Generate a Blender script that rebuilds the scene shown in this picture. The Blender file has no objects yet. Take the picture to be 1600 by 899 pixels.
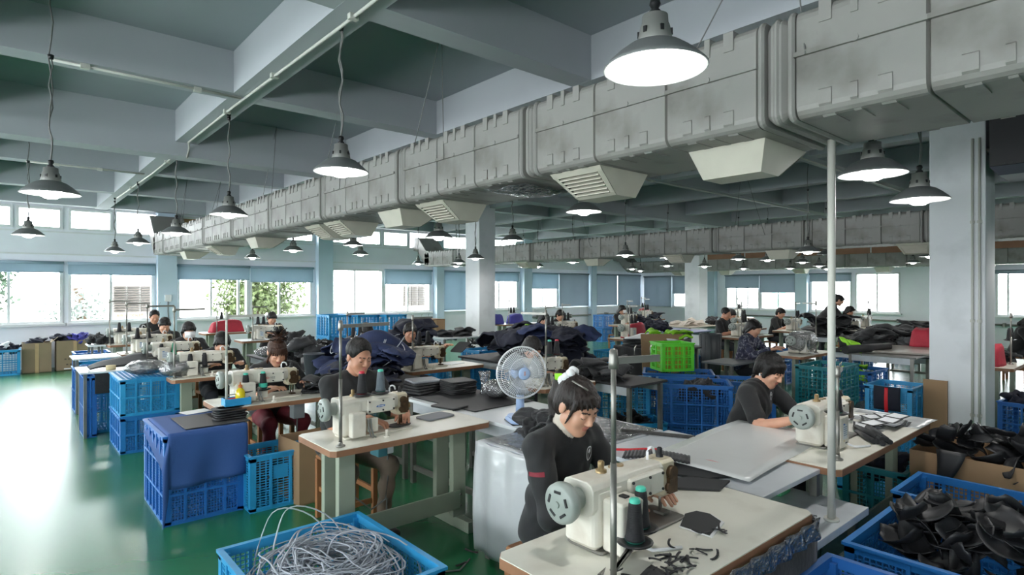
import bpy, bmesh, math, random
import numpy as np
from mathutils import Vector, Matrix, Euler
from mathutils.bvhtree import BVHTree
PI = math.pi
R = math.radians
random.seed(7)
S = bpy.context.scene
COL = S.collection

# ---------------------------------------------------------------- camera
cam_d = bpy.data.cameras.new('camera')
cam = bpy.data.objects.new('camera', cam_d)
COL.objects.link(cam)
cam.location = (0, 0, 1.72)
cam.rotation_euler = (PI / 2, 0, -R(41.0))
cam_d.sensor_width = 36.0
cam_d.lens = 36.0 * 920 / 1600
cam_d.clip_start = 0.05
cam_d.clip_end = 300
S.camera = cam

# ---------------------------------------------------------------- sky, daylight, exposure
W = bpy.data.worlds.new('overcast_sky')
S.world = W
W.use_nodes = True
bg = W.node_tree.nodes['Background']
bg.inputs['Color'].default_value = (0.93, 0.97, 1.0, 1)
bg.inputs['Strength'].default_value = 15.0
S.view_settings.view_transform = 'Standard'
S.view_settings.look = 'None'
S.view_settings.exposure = 0.62
S.view_settings.gamma = 1.0
S.view_settings.use_curve_mapping = False
S.cycles.use_denoising = True
S.cycles.max_bounces = 7
S.cycles.diffuse_bounces = 4
S.cycles.glossy_bounces = 3
S.cycles.transparent_max_bounces = 10
S.cycles.sample_clamp_indirect = 6.0
S.cycles.caustics_reflective = False
S.cycles.caustics_refractive = False
LAMP_W = 15.0


def portal(name, loc, sx, sy, rot):
    d = bpy.data.lights.new(name, 'AREA')
    d.shape = 'RECTANGLE'
    d.size, d.size_y = sx, sy
    d.cycles.is_portal = True
    o = bpy.data.objects.new(name, d)
    COL.objects.link(o)
    o.location = loc
    o.rotation_euler = rot


portal('portal_back_windows', (8.2, 16.1, 1.6), 26.6, 1.4, (-PI / 2, 0, 0))
portal('portal_back_clerestory', (8.2, 16.1, 3.2), 26.6, 0.6, (-PI / 2, 0, 0))
portal('portal_left_windows', (-5.1, 6.0, 1.6), 19.0, 1.4, (-PI / 2, 0, PI / 2))
portal('portal_left_clerestory', (-5.1, 6.0, 3.2), 19.0, .55, (-PI / 2, 0, PI / 2))
portal('portal_right_windows', (21.6, 7.5, 1.55), 17.0, 1.4, (-PI / 2, 0, -PI / 2))


# ---------------------------------------------------------------- helpers: materials
def C(r, g, b):
    def f(v):
        v /= 255.0
        return v / 12.92 if v <= 0.04045 else ((v + 0.055) / 1.055) ** 2.4
    return (f(r), f(g), f(b), 1.0)


MATS = {}


def M(name, col, rough=0.55, metal=0.0, var=0.0, scale=4.0, bump=0.0, bscale=30.0, stretch=None, dirt=None, dirt_amt=0.0,
      dirt_scale=2.5, spec=0.5, emit=None, estr=0.0, coat=0.0, sheen=0.0, sss=0.0, rvar=0.0):
    if name in MATS:
        return MATS[name]
    m = bpy.data.materials.new(name)
    m.use_nodes = True
    nt = m.node_tree
    N, Lk = nt.nodes, nt.links
    b = N['Principled BSDF']
    b.inputs['Base Color'].default_value = col
    b.inputs['Roughness'].default_value = rough
    b.inputs['Metallic'].default_value = metal
    b.inputs['Specular IOR Level'].default_value = spec
    b.inputs['Coat Weight'].default_value = coat
    if sheen:
        b.inputs['Sheen Weight'].default_value = sheen
    if sss:
        b.inputs['Subsurface Weight'].default_value = sss
        b.inputs['Subsurface Radius'].default_value = (0.012, 0.005, 0.003)
    if emit:
        b.inputs['Emission Color'].default_value = emit
        b.inputs['Emission Strength'].default_value = estr
    tc = N.new('ShaderNodeTexCoord')
    vec = tc.outputs['Object']
    if stretch:
        mp = N.new('ShaderNodeMapping')
        mp.inputs['Scale'].default_value = stretch
        Lk.new(vec, mp.inputs['Vector'])
        vec = mp.outputs['Vector']

    def noise(sc, det=4.0):
        n = N.new('ShaderNodeTexNoise')
        n.inputs['Scale'].default_value = sc
        n.inputs['Detail'].default_value = det
        Lk.new(vec, n.inputs['Vector'])
        return n
    out = None
    if var > 0:
        n = noise(scale)
        mr = N.new('ShaderNodeMapRange')
        mr.inputs['From Min'].default_value = 0.3
        mr.inputs['From Max'].default_value = 0.7
        mr.inputs['To Min'].default_value = 1 - var
        mr.inputs['To Max'].default_value = 1 + var * 0.5
        Lk.new(n.outputs['Fac'], mr.inputs['Value'])
        mx = N.new('ShaderNodeMix')
        mx.data_type = 'RGBA'
        mx.blend_type = 'MULTIPLY'
        mx.inputs[0].default_value = 1.0
        mx.inputs[6].default_value = col
        Lk.new(mr.outputs['Result'], mx.inputs[7])
        out = mx.outputs[2]
    if dirt is not None:
        n = noise(dirt_scale, 7.0)
        cr = N.new('ShaderNodeMapRange')
        cr.inputs['From Min'].default_value = 0.52
        cr.inputs['From Max'].default_value = 0.72
        cr.inputs['To Min'].default_value = 0.0
        cr.inputs['To Max'].default_value = dirt_amt
        Lk.new(n.outputs['Fac'], cr.inputs['Value'])
        mx = N.new('ShaderNodeMix')
        mx.data_type = 'RGBA'
        Lk.new(cr.outputs['Result'], mx.inputs[0])
        if out is not None:
            Lk.new(out, mx.inputs[6])
        else:
            mx.inputs[6].default_value = col
        mx.inputs[7].default_value = dirt
        out = mx.outputs[2]
    if out is not None:
        Lk.new(out, b.inputs['Base Color'])
    if rvar > 0:
        n = noise(scale * 0.7, 5.0)
        mr = N.new('ShaderNodeMapRange')
        mr.inputs['From Min'].default_value = 0.3
        mr.inputs['From Max'].default_value = 0.7
        mr.inputs['To Min'].default_value = max(0.02, rough - rvar)
        mr.inputs['To Max'].default_value = rough + rvar
        Lk.new(n.outputs['Fac'], mr.inputs['Value'])
        Lk.new(mr.outputs['Result'], b.inputs['Roughness'])
    if bump > 0:
        n = noise(bscale)
        bp = N.new('ShaderNodeBump')
        bp.inputs['Strength'].default_value = bump
        bp.inputs['Distance'].default_value = 0.02
        Lk.new(n.outputs['Fac'], bp.inputs['Height'])
        Lk.new(bp.outputs['Normal'], b.inputs['Normal'])
    MATS[name] = m
    return m


def clear_mat(name, tint, amount_glossy=0.25, rough=0.08, milky=0.0, milk=(0.8, 0.8, 0.8, 1), bump=0.0, bscale=25.0):
    """see-through sheet: transparent + glossy by facing angle, with some milky diffuse"""
    if name in MATS:
        return MATS[name]
    m = bpy.data.materials.new(name)
    m.use_nodes = True
    nt = m.node_tree
    N, Lk = nt.nodes, nt.links
    N.remove(N['Principled BSDF'])
    tr = N.new('ShaderNodeBsdfTransparent')
    tr.inputs['Color'].default_value = tint
    gl = N.new('ShaderNodeBsdfGlossy')
    gl.inputs['Roughness'].default_value = rough
    df = N.new('ShaderNodeBsdfDiffuse')
    df.inputs['Color'].default_value = milk
    m1 = N.new('ShaderNodeMixShader')
    m1.inputs[0].default_value = milky
    Lk.new(tr.outputs[0], m1.inputs[1])
    Lk.new(df.outputs[0], m1.inputs[2])
    fr = N.new('ShaderNodeFresnel')
    fr.inputs['IOR'].default_value = 1.45
    mt = N.new('ShaderNodeMath')
    mt.operation = 'MULTIPLY_ADD'
    mt.inputs[1].default_value = 1.0
    mt.inputs[2].default_value = amount_glossy * 0.2
    Lk.new(fr.outputs[0], mt.inputs[0])
    m2 = N.new('ShaderNodeMixShader')
    Lk.new(mt.outputs[0], m2.inputs[0])
    Lk.new(m1.outputs[0], m2.inputs[1])
    Lk.new(gl.outputs[0], m2.inputs[2])
    Lk.new(m2.outputs[0], N['Material Output'].inputs['Surface'])
    if bump:
        tc = N.new('ShaderNodeTexCoord')
        n = N.new('ShaderNodeTexNoise')
        n.inputs['Scale'].default_value = bscale
        Lk.new(tc.outputs['Object'], n.inputs['Vector'])
        bp = N.new('ShaderNodeBump')
        bp.inputs['Strength'].default_value = bump
        bp.inputs['Distance'].default_value = 0.05
        Lk.new(n.outputs['Fac'], bp.inputs['Height'])
        Lk.new(bp.outputs['Normal'], gl.inputs['Normal'])
        Lk.new(bp.outputs['Normal'], fr.inputs['Normal'])
    MATS[name] = m
    return m


# ---------------------------------------------------------------- helpers: meshes and objects
class MB:
    """collects shapes; build() links them as ONE mesh object"""

    def __init__(self):
        self.v, self.f, self.m, self.s = [], [], [], []
        self.mi = 0
        self.sm = False

    def add(self, vs, fs, smooth=None):
        o = len(self.v)
        self.v += [tuple(p) for p in vs]
        self.f += [tuple(i + o for i in f) for f in fs]
        self.m += [self.mi] * len(fs)
        self.s += [self.sm if smooth is None else smooth] * len(fs)
        return self

    def box(self, x0, y0, z0, x1, y1, z1, mat=None):
        vs = [(x0, y0, z0), (x1, y0, z0), (x1, y1, z0), (x0, y1, z0), (x0, y0, z1), (x1, y0, z1), (x1, y1, z1), (x0, y1, z1)]
        if mat is not None:
            vs = [tuple(mat @ Vector(p)) for p in vs]
        return self.add(vs, [(3, 2, 1, 0), (4, 5, 6, 7), (0, 1, 5, 4), (1, 2, 6, 5), (2, 3, 7, 6), (3, 0, 4, 7)], False)

    def cbox(self, cx, cy, cz, sx, sy, sz, mat=None):
        return self.box(cx - sx / 2, cy - sy / 2, cz - sz / 2, cx + sx / 2, cy + sy / 2, cz + sz / 2, mat)

    def rbox(self, x0, y0, z0, x1, y1, z1, r=0.01, n=3, mat=None):
        """box with rounded vertical edges and chamfered top / bottom"""
        r = min(r, (x1 - x0) / 2.01, (y1 - y0) / 2.01)
        cs = [(x1 - r, y1 - r, 0), (x0 + r, y1 - r, PI / 2), (x0 + r, y0 + r, PI), (x1 - r, y0 + r, 1.5 * PI)]

        def ring(z, ins):
            out = []
            for cx, cy, a in cs:
                for k in range(n + 1):
                    t = a + PI / 2 * k / n
                    out.append((cx + (r - ins) * math.cos(t), cy + (r - ins) * math.sin(t), z))
            return out
        c = min(r * 0.6, (z1 - z0) / 3)
        rings = [ring(z0, c), ring(z0 + c, 0), ring(z1 - c, 0), ring(z1, c)]
        k = len(rings[0])
        vs = sum(rings, [])
        fs = []
        for i in range(3):
            for j in range(k):
                fs.append((i * k + j, i * k + (j + 1) % k, (i + 1) * k + (j + 1) % k, (i + 1) * k + j))
        fs.append(tuple(range(k - 1, -1, -1)))
        fs.append(tuple(3 * k + j for j in range(k)))
        if mat is not None:
            vs = [tuple(mat @ Vector(p)) for p in vs]
        return self.add(vs, fs, False)

    def cyl(self, p0, p1, r0, r1=None, n=12, caps=True, smooth=True):
        r1 = r0 if r1 is None else r1
        p0, p1 = Vector(p0), Vector(p1)
        a = (p1 - p0).normalized()
        t = Vector((0, 0, 1)) if abs(a.z) < 0.9 else Vector((1, 0, 0))
        u = a.cross(t).normalized()
        w = a.cross(u)
        vs, fs = [], []
        for k in range(n):
            c, s = math.cos(2 * PI * k / n), math.sin(2 * PI * k / n)
            vs.append(p0 + (u * c + w * s) * r0)
        for k in range(n):
            c, s = math.cos(2 * PI * k / n), math.sin(2 * PI * k / n)
            vs.append(p1 + (u * c + w * s) * r1)
        for k in range(n):
            fs.append((k, k + n, (k + 1) % n + n, (k + 1) % n))
        self.add(vs, fs, smooth)
        if caps:
            o = len(self.v) - 2 * n
            self.f += [tuple(o + k for k in range(n)), tuple(o + n + k for k in range(n - 1, -1, -1))]
            self.m += [self.mi] * 2
            self.s += [False] * 2
        return self

    def lathe(self, prof, c=(0, 0, 0), n=20, axis='z', smooth=True, closed=False):
        """prof: (radius, height) pairs"""
        vs, fs = [], []
        for r, h in prof:
            for k in range(n):
                a = 2 * PI * k / n
                p = (r * math.cos(a), r * math.sin(a), h)
                if axis == 'x':
                    p = (p[2], p[0], p[1])
                elif axis == 'y':
                    p = (p[1], p[2], p[0])
                vs.append((c[0] + p[0], c[1] + p[1], c[2] + p[2]))
        for i in range(len(prof) - 1):
            for k in range(n):
                fs.append((i * n + k, i * n + (k + 1) % n, (i + 1) * n + (k + 1) % n, (i + 1) * n + k))
        self.add(vs, fs, smooth)
        if closed:
            o = len(self.v) - n * len(prof)
            self.f += [tuple(o + k for k in range(n - 1, -1, -1)), tuple(o + n * (len(prof) - 1) + k for k in range(n))]
            self.m += [self.mi] * 2
            self.s += [False] * 2
        return self

    def tube(self, pts, r, n=6, flat=1.0):
        """round (or flattened) tube along a path"""
        pts = [Vector(p) for p in pts]
        vs, fs = [], []
        up = Vector((0, 0, 1))
        for i, p in enumerate(pts):
            a = (pts[min(i + 1, len(pts) - 1)] - pts[max(i - 1, 0)])
            a = a.normalized() if a.length > 1e-9 else Vector((1, 0, 0))
            t = up if abs(a.dot(up)) < 0.95 else Vector((1, 0, 0))
            u = a.cross(t).normalized()
            w = a.cross(u)
            for k in range(n):
                c, s = math.cos(2 * PI * k / n), math.sin(2 * PI * k / n)
                vs.append(p + u * c * r + w * s * r * flat)
        for i in range(len(pts) - 1):
            for k in range(n):
                fs.append((i * n + k, i * n + (k + 1) % n, (i + 1) * n + (k + 1) % n, (i + 1) * n + k))
        e = (len(pts) - 1) * n
        fs.append(tuple(range(n - 1, -1, -1)))
        fs.append(tuple(e + k for k in range(n)))
        return self.add(vs, fs, True)

    def prism(self, poly, z0, z1, mat=None, smooth=False):
        k = len(poly)
        vs = [(x, y, z0) for x, y in poly] + [(x, y, z1) for x, y in poly]
        fs = [tuple(range(k - 1, -1, -1)), tuple(k + j for j in range(k))]
        fs += [(j, (j + 1) % k, k + (j + 1) % k, k + j) for j in range(k)]
        if mat is not None:
            vs = [tuple(mat @ Vector(p)) for p in vs]
        return self.add(vs, fs, smooth)

    def sheet(self, fn, nu, nv, th, smooth=True):
        """thick sheet: fn(u, v) -> point, u, v in 0..1"""
        P = [[Vector(fn(i / nu, j / nv)) for j in range(nv + 1)] for i in range(nu + 1)]
        top, bot = [], []
        for i in range(nu + 1):
            for j in range(nv + 1):
                a = P[min(i + 1, nu)][j] - P[max(i - 1, 0)][j]
                b = P[i][min(j + 1, nv)] - P[i][max(j - 1, 0)]
                nn = a.cross(b)
                nn = nn.normalized() if nn.length > 1e-12 else Vector((0, 0, 1))
                top.append(P[i][j] + nn * th / 2)
                bot.append(P[i][j] - nn * th / 2)
        k = len(top)
        fs = []

        def I(i, j):
            return i * (nv + 1) + j
        for i in range(nu):
            for j in range(nv):
                fs.append((I(i, j), I(i + 1, j), I(i + 1, j + 1), I(i, j + 1)))
                fs.append((k + I(i, j), k + I(i, j + 1), k + I(i + 1, j + 1), k + I(i + 1, j)))
        for i in range(nu):
            fs.append((I(i, 0), k + I(i, 0), k + I(i + 1, 0), I(i + 1, 0)))
            fs.append((I(i, nv), I(i + 1, nv), k + I(i + 1, nv), k + I(i, nv)))
        for j in range(nv):
            fs.append((I(0, j), I(0, j + 1), k + I(0, j + 1), k + I(0, j)))
            fs.append((I(nu, j), k + I(nu, j), k + I(nu, j + 1), I(nu, j + 1)))
        return self.add(top + bot, fs, smooth)

    def mesh(self, name, mats):
        me = bpy.data.meshes.new(name)
        me.from_pydata(self.v, [], self.f)
        for m in (mats if isinstance(mats, (list, tuple)) else [mats]):
            me.materials.append(m)
        me.polygons.foreach_set('material_index', self.m)
        me.polygons.foreach_set('use_smooth', self.s)
        me.update()
        return me

    def build(self, name, mats, parent=None, loc=(0, 0, 0), rz=0.0, bevel=0.0):
        return put(name, self.mesh(name, mats), parent, loc, (0, 0, rz), bevel)


def put(name, me, parent=None, loc=(0, 0, 0), rot=(0, 0, 0), bevel=0.0, scale=None):
    o = bpy.data.objects.new(name, me)
    COL.objects.link(o)
    o.parent = parent
    o.location = loc
    o.rotation_euler = rot
    if scale is not None:
        o.scale = scale
    if bevel:
        b = o.modifiers.new('bevel', 'BEVEL')
        b.width = bevel
        b.segments = 2
        b.limit_method = 'ANGLE'
    return o


def tag(o, label, cat, group=None, kind=None):
    o['label'] = label
    o['category'] = cat
    if group:
        o['group'] = group
    if kind:
        o['kind'] = kind
    return o


def struct(o, label=None):
    o['kind'] = 'structure'
    if label:
        o['label'] = label
    return o


def thing(name, label, cat, loc=(0, 0, 0), rz=0.0, group=None):
    o = bpy.data.objects.new(name, None)
    COL.objects.link(o)
    o.empty_display_size = 0.1
    o.location = loc
    o.rotation_euler = (0, 0, rz)
    return tag(o, label, cat, group)


def kids(o):
    return [c for c in COL.objects if c.parent == o]


TREE = {}


def dup(root, label, loc, rz=0.0, group=None, scale=None):
    """copy of a thing with copies of its parts and sub-parts"""
    if root.name not in TREE:
        def walk(o):
            return [(c, walk(c)) for c in o.children]
        bpy.context.view_layer.update()
        TREE[root.name] = walk(root)
    r = root.copy()
    COL.objects.link(r)
    r.location = loc
    r.rotation_euler = (0, 0, rz)
    if scale:
        r.scale = scale
    r['label'] = label
    if group:
        r['group'] = group

    def rec(par, lst):
        for o, sub in lst:
            c = o.copy()
            COL.objects.link(c)
            c.parent = par
            rec(c, sub)
    rec(r, TREE[root.name])
    return r


def RX(a):
    return Matrix.Rotation(a, 4, 'X')


def RY(a):
    return Matrix.Rotation(a, 4, 'Y')


def RZ(a):
    return Matrix.Rotation(a, 4, 'Z')


def T(*a):
    return Matrix.Translation(Vector(a))


ORD = ['first', 'second', 'third', 'fourth', 'fifth', 'sixth', 'seventh', 'eighth', 'ninth', 'tenth']

# ---------------------------------------------------------------- materials
m_wall = M('painted_wall', C(234, 236, 242), 0.7, var=0.05, scale=1.5, bump=0.05, bscale=60)
m_col = M('painted_column', C(228, 230, 233), 0.65, var=0.06, scale=1.2, dirt=C(160, 165, 165), dirt_amt=0.25, dirt_scale=3)
m_slab = M('ceiling_slab_paint', C(150, 157, 162), 0.85, var=0.06, scale=1.0)
m_beam = M('beam_paint', C(174, 178, 183), 0.8, var=0.06, scale=1.0)
m_floor = M('green_epoxy_floor', C(34, 110, 68), 0.27, spec=0.9, var=0.15, scale=0.7, dirt=C(50, 90, 66), dirt_amt=0.25, dirt_scale=1.3)
m_frame = M('window_frame_white', C(222, 224, 224), 0.45, var=0.06, scale=6)
m_glass = clear_mat('window_glass', (0.96, 0.98, 0.98, 1), 0.2, 0.02)
m_blind = M('roller_blind_cloth', C(150, 170, 184), 0.85, var=0.04, scale=3)
m_blind2 = M('roller_blind_cloth_grey', C(136, 148, 158), 0.85, var=0.04, scale=3)


def translucent(m, col, f):
    """lets part of the light behind a thin cloth come through"""
    nt = m.node_tree
    b = nt.nodes['Principled BSDF']
    t = nt.nodes.new('ShaderNodeBsdfTranslucent')
    t.inputs['Color'].default_value = col
    mx = nt.nodes.new('ShaderNodeMixShader')
    mx.inputs[0].default_value = f
    nt.links.new(b.outputs[0], mx.inputs[1])
    nt.links.new(t.outputs[0], mx.inputs[2])
    nt.links.new(mx.outputs[0], nt.nodes['Material Output'].inputs['Surface'])


translucent(m_blind, C(130, 158, 178), .06)
translucent(m_blind2, C(125, 142, 156), .035)
m_duct = M('duct_grey_plastic', C(146, 144, 140), 0.5, var=0.1, scale=2.2, dirt=C(86, 80, 72), dirt_amt=0.55, dirt_scale=3.2, bump=0.05, bscale=22)
m_duct_dark = M('duct_joint', C(96, 90, 84), 0.6, var=0.2, scale=6)
m_vent = M('diffuser_cream', C(196, 192, 178), 0.5, var=0.08, scale=5)
m_slat = M('diffuser_slat', C(84, 82, 78), 0.6)
m_pipe = M('pipe_white', C(196, 196, 188), 0.45, var=0.06, scale=4)
m_wire = M('wire_grey', C(110, 110, 108), 0.6)
m_shade = M('lamp_shade_metal', C(128, 130, 130), 0.45, metal=0.25, var=0.1, scale=12)
m_shade_in = M('lamp_reflector', C(238, 240, 240), 0.35, spec=0.4)
m_socket = M('lamp_socket', C(140, 140, 136), 0.5, metal=0.3)
m_black = M('black_plastic', C(26, 26, 28), 0.4)
m_bulb = M('lit_bulb', (1, 1, 1, 1), 0.3, emit=(1, 0.985, 0.96, 1), estr=24.0)
m_bulb_off = M('unlit_bulb', C(150, 152, 150), 0.25)
m_top = M('melamine_top', C(228, 226, 214), 0.32, var=0.05, scale=3, dirt=C(150, 135, 112), dirt_amt=0.25, dirt_scale=5)
m_top_white = M('white_table_board', C(226, 230, 232), 0.3, var=0.03, scale=2)
m_top_grey = M('grey_table_board', C(206, 211, 216), 0.28, var=0.06, scale=1.5, dirt=C(128, 128, 126), dirt_amt=0.35, dirt_scale=4)
m_edge = M('brown_table_edge', C(146, 104, 76), 0.5, var=0.18, scale=9)
m_leg = M('table_leg_grey_green', C(150, 158, 140), 0.45, var=0.06, scale=4)
m_steel = M('bare_steel', C(142, 140, 134), 0.38, metal=0.7, var=0.12, scale=12)
m_cream = M('machine_cream', C(218, 214, 202), 0.35, var=0.05, scale=8, dirt=C(150, 128, 100), dirt_amt=0.3, dirt_scale=9)
m_cream2 = M('machine_cream_yellowed', C(206, 196, 170), 0.38, var=0.08, scale=9, dirt=C(118, 92, 62), dirt_amt=0.65, dirt_scale=12)
m_oil = M('oily_mechanism', C(86, 66, 46), 0.35, metal=0.5, var=0.5, scale=30)
m_wheel = M('handwheel_grey_green', C(146, 154, 148), 0.4)
m_brass = M('worn_brass', C(150, 128, 92), 0.35, metal=0.6)
m_bfab = M('black_fabric', C(34, 35, 38), 0.8, var=0.25, scale=14, bump=0.15, bscale=45, sheen=0.15)
m_bstrap = M('black_coated_strip', C(33, 34, 37), 0.5, var=0.25, scale=6, bump=0.06, bscale=18)
m_bboard = M('black_foam_board', C(46, 46, 48), 0.55, var=0.12, scale=4)
m_navy = M('navy_fabric', C(36, 48, 84), 0.75, var=0.3, scale=7, bump=0.3, bscale=16)
m_navyd = M('dark_navy_fabric', C(24, 28, 46), 0.75, var=0.3, scale=7, bump=0.3, bscale=16)
m_pipg = M('grey_piping', C(168, 172, 180), 0.6)
m_white_f = M('white_fabric', C(224, 226, 228), 0.7, var=0.06, scale=9)
m_lime = M('lime_fabric', C(140, 205, 40), 0.7, var=0.15, scale=8, bump=0.3, bscale=20)
m_red_f = M('red_fabric', C(176, 44, 62), 0.7, var=0.15, scale=6, bump=0.2, bscale=14)
m_redt = M('red_tape', C(214, 30, 44), 0.55)
m_purple = M('purple_fabric', C(64, 62, 150), 0.7, var=0.15, scale=6)
m_cloth = M('blue_cloth', C(44, 80, 140), 0.75, var=0.08, scale=3, bump=0.12, bscale=90)
m_card = M('cardboard', C(158, 128, 96), 0.8, var=0.08, scale=2.5)
m_card_d = M('cardboard_aged', C(142, 124, 100), 0.82, var=0.1, scale=2.5)
m_tape = M('parcel_tape', C(176, 150, 112), 0.3)
m_cr_blue = M('crate_blue', C(38, 118, 188), 0.42, var=0.08, scale=5)
m_cr_cyan = M('crate_light_blue', C(46, 150, 204), 0.42, var=0.08, scale=5)
m_cr_deep = M('crate_deep_blue', C(38, 104, 178), 0.42, var=0.08, scale=5)
m_cr_teal = M('crate_teal', C(22, 122, 132), 0.45, var=0.1, scale=5)
m_cr_green = M('crate_lime_green', C(96, 208, 52), 0.45, var=0.08, scale=5)
m_film = clear_mat('clear_film', (0.93, 0.94, 0.95, 1), 0.5, 0.16, 0.12, (0.75, 0.77, 0.8, 1), 0.6, 26)
m_film_milky = clear_mat('milky_film', (0.88, 0.9, 0.9, 1), 0.4, 0.28, 0.62, (0.74, 0.77, 0.78, 1), 0.3, 8)
m_film_soft = M('milky_sheet', C(214, 216, 215), .22, var=.03, scale=3, bump=.05, bscale=6)
m_wood = M('stool_wood', C(150, 100, 62), 0.6, var=0.25, scale=6, stretch=(1, 1, 0.15))
m_thread_b = M('black_thread', C(24, 24, 28), 0.65, bump=0.35, bscale=160, stretch=(0.1, 0.1, 3))
m_thread_g = M('grey_thread', C(92, 104, 112), 0.65, bump=0.35, bscale=160, stretch=(0.1, 0.1, 3))
m_thread_gr = M('green_thread', C(36, 150, 110), 0.6)
m_teal_p = M('teal_spool_plastic', C(70, 190, 165), 0.4)
m_red_p = M('red_spool_plastic', C(190, 40, 60), 0.4)
m_strap = M('grey_webbing', C(166, 172, 182), 0.5, var=0.1, scale=20)
m_fan = M('fan_pale_blue', C(168, 192, 228), 0.32)
m_fan_b = clear_mat('fan_blade_clear', (0.86, 0.9, 0.94, 1), 0.4, 0.12, 0.4, (0.8, 0.84, 0.88, 1))
m_white_p = M('white_plastic', C(232, 234, 236), 0.35)
m_skin = M('skin', C(206, 156, 130), 0.5, var=0.08, scale=14, sss=0.12)
m_skin2 = M('skin_tan', C(190, 138, 112), 0.5, var=0.08, scale=14, sss=0.12)
m_lip = M('lips', C(186, 118, 104), 0.5)
m_hairk = M('black_hair', C(17, 14, 13), 0.5, spec=0.35, var=0.35, scale=40, stretch=(1, 1, 0.25), bump=0.5, bscale=70)
m_hairb = M('brown_hair', C(66, 42, 30), 0.5, spec=0.35, var=0.35, scale=40, stretch=(1, 1, 0.25), bump=0.5, bscale=70)
m_shirt = M('black_polo', C(26, 27, 29), 0.82, var=0.12, scale=5, bump=0.25, bscale=9, sheen=0.1)
m_pants_t = M('taupe_trousers', C(104, 90, 76), 0.8, var=0.12, scale=6, bump=0.25, bscale=9)
m_pants_k = M('dark_trousers', C(38, 40, 48), 0.8, var=0.12, scale=6, bump=0.25, bscale=9)
m_pants_r = M('maroon_trousers', C(112, 26, 40), 0.75, var=0.12, scale=6, bump=0.25, bscale=9)
m_shoe = M('dark_shoe', C(34, 32, 32), 0.5)
m_knit = M('beige_knit', C(206, 196, 182), 0.85, bump=0.5, bscale=120, stretch=(1, 1, 0.2))

# ================================================================ THE SETTING
YB, XR, XL, YF = 16.0, 21.5, -5.0, -4.0      # back wall, right wall, left wall, front wall (inner faces)
ZS, ZB, ZM = 3.84, 3.465, 3.30               # slab, secondary beams, main beam


def slab_box(name, m, b):
    return struct(MB().box(*b).build(name, m))


slab_box('floor', m_floor, (XL - .2, YF - .2, -.2, XR + .2, YB + .2, 0))
slab_box('ceiling', m_slab, (XL - .2, YF - .2, ZS, XR + .2, YB + .2, ZS + .2))


def holed_wall(name, m, u0, u1, rows, place):
    """rows: list of (z0, z1, [(a0, a1), ...]); place(ua, ub, za, zb) -> box bounds"""
    mb = MB()
    z = 0.0
    for z0, z1, holes in rows:
        mb.box(*place(u0, u1, z, z0))
        u = u0
        for a0, a1 in sorted(holes):
            if a0 > u:
                mb.box(*place(u, a0, z0, z1))
            u = a1
        mb.box(*place(u, u1, z0, z1))
        z = z1
    mb.box(*place(u0, u1, z, ZS))
    return struct(mb.build(name, m))


# windows of the back wall: x0, x1, mullions, lower edge of the blind (None: rolled up)
WA = [(-4.6, -3.1, [-3.9], 2.0), (-2.9, -1.5, [-2.2], 2.05), (-1.35, -0.32, [-.8], 2.05), (-.2, 1.02, [.13], 2.05), (1.12, 2.73, [1.89], 2.01), (3.22, 4.85, [3.97, 4.62], 1.92), (4.89, 6.53, [5.65], 1.87),
      (7.11, 8.73, [7.83], None), (8.77, 10.42, [9.6], 1.83), (10.87, 12.4, [11.6], .99), (12.5, 14.15, [13.3], 1.94),
      (14.79, 16.2, [15.44], 1.68), (16.27, 17.92, [17.1], 1.0), (18.35, 19.71, [19.0], 1.0), (19.79, 21.35, [20.5], .93)]
WC = [(-4.6, -3.1), (-2.9, -1.5), (-1.35, .2), (.25, 1.02), (1.12, 1.92), (2.0, 2.8), (3.3, 4.0), (4.08, 4.85), (4.95, 6.58), (7.11, 7.79), (7.83, 8.66), (8.72, 9.6), (9.68, 10.5), (10.85, 12.3), (12.45, 14.1)]
WB = [(15.75, 14.39, [15.1], .9), (14.3, 13.1, [13.7], 1.47), (11.91, 10.57, [11.5, 11.05], 1.71), (10.52, 9.23, [9.87], 1.54),
      (8.72, 7.41, [8.05], 1.93), (7.29, 6.0, [6.66], None), (3.63, 2.1, [3.36, 2.7], 2.12), (2.0, .4, [1.2], 2.05), (-.2, -1.8, [-1.0], 1.9)]
holed_wall('wall_back', m_wall, XL - .2, XR + .2, [(.95, 2.26, [(w[0], w[1]) for w in WA]), (2.97, 3.44, WC)],
           lambda a, b, c, d: (a, YB, c, b, YB + .2, d))
holed_wall('wall_right', m_wall, YF, YB, [(.9, 2.2, [(w[1], w[0]) for w in WB])],
           lambda a, b, c, d: (XR, a, c, XR + .2, b, d))
WL = [(-3.2, -1.6), (-1.4, .2), (1.0, 2.6), (2.8, 4.4), (5.2, 6.8), (7.0, 8.6), (9.4, 11.0), (11.2, 12.8), (13.6, 15.2)]
holed_wall('wall_left', m_wall, YF, YB, [(.95, 2.26, WL), (2.97, 3.44, WL)], lambda a, b, c, d: (XL - .2, a, c, XL, b, d))
slab_box('wall_front', m_wall, (XL - .2, YF - .2, 0, XR + .2, YF, ZS))

WN = [0]


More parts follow.
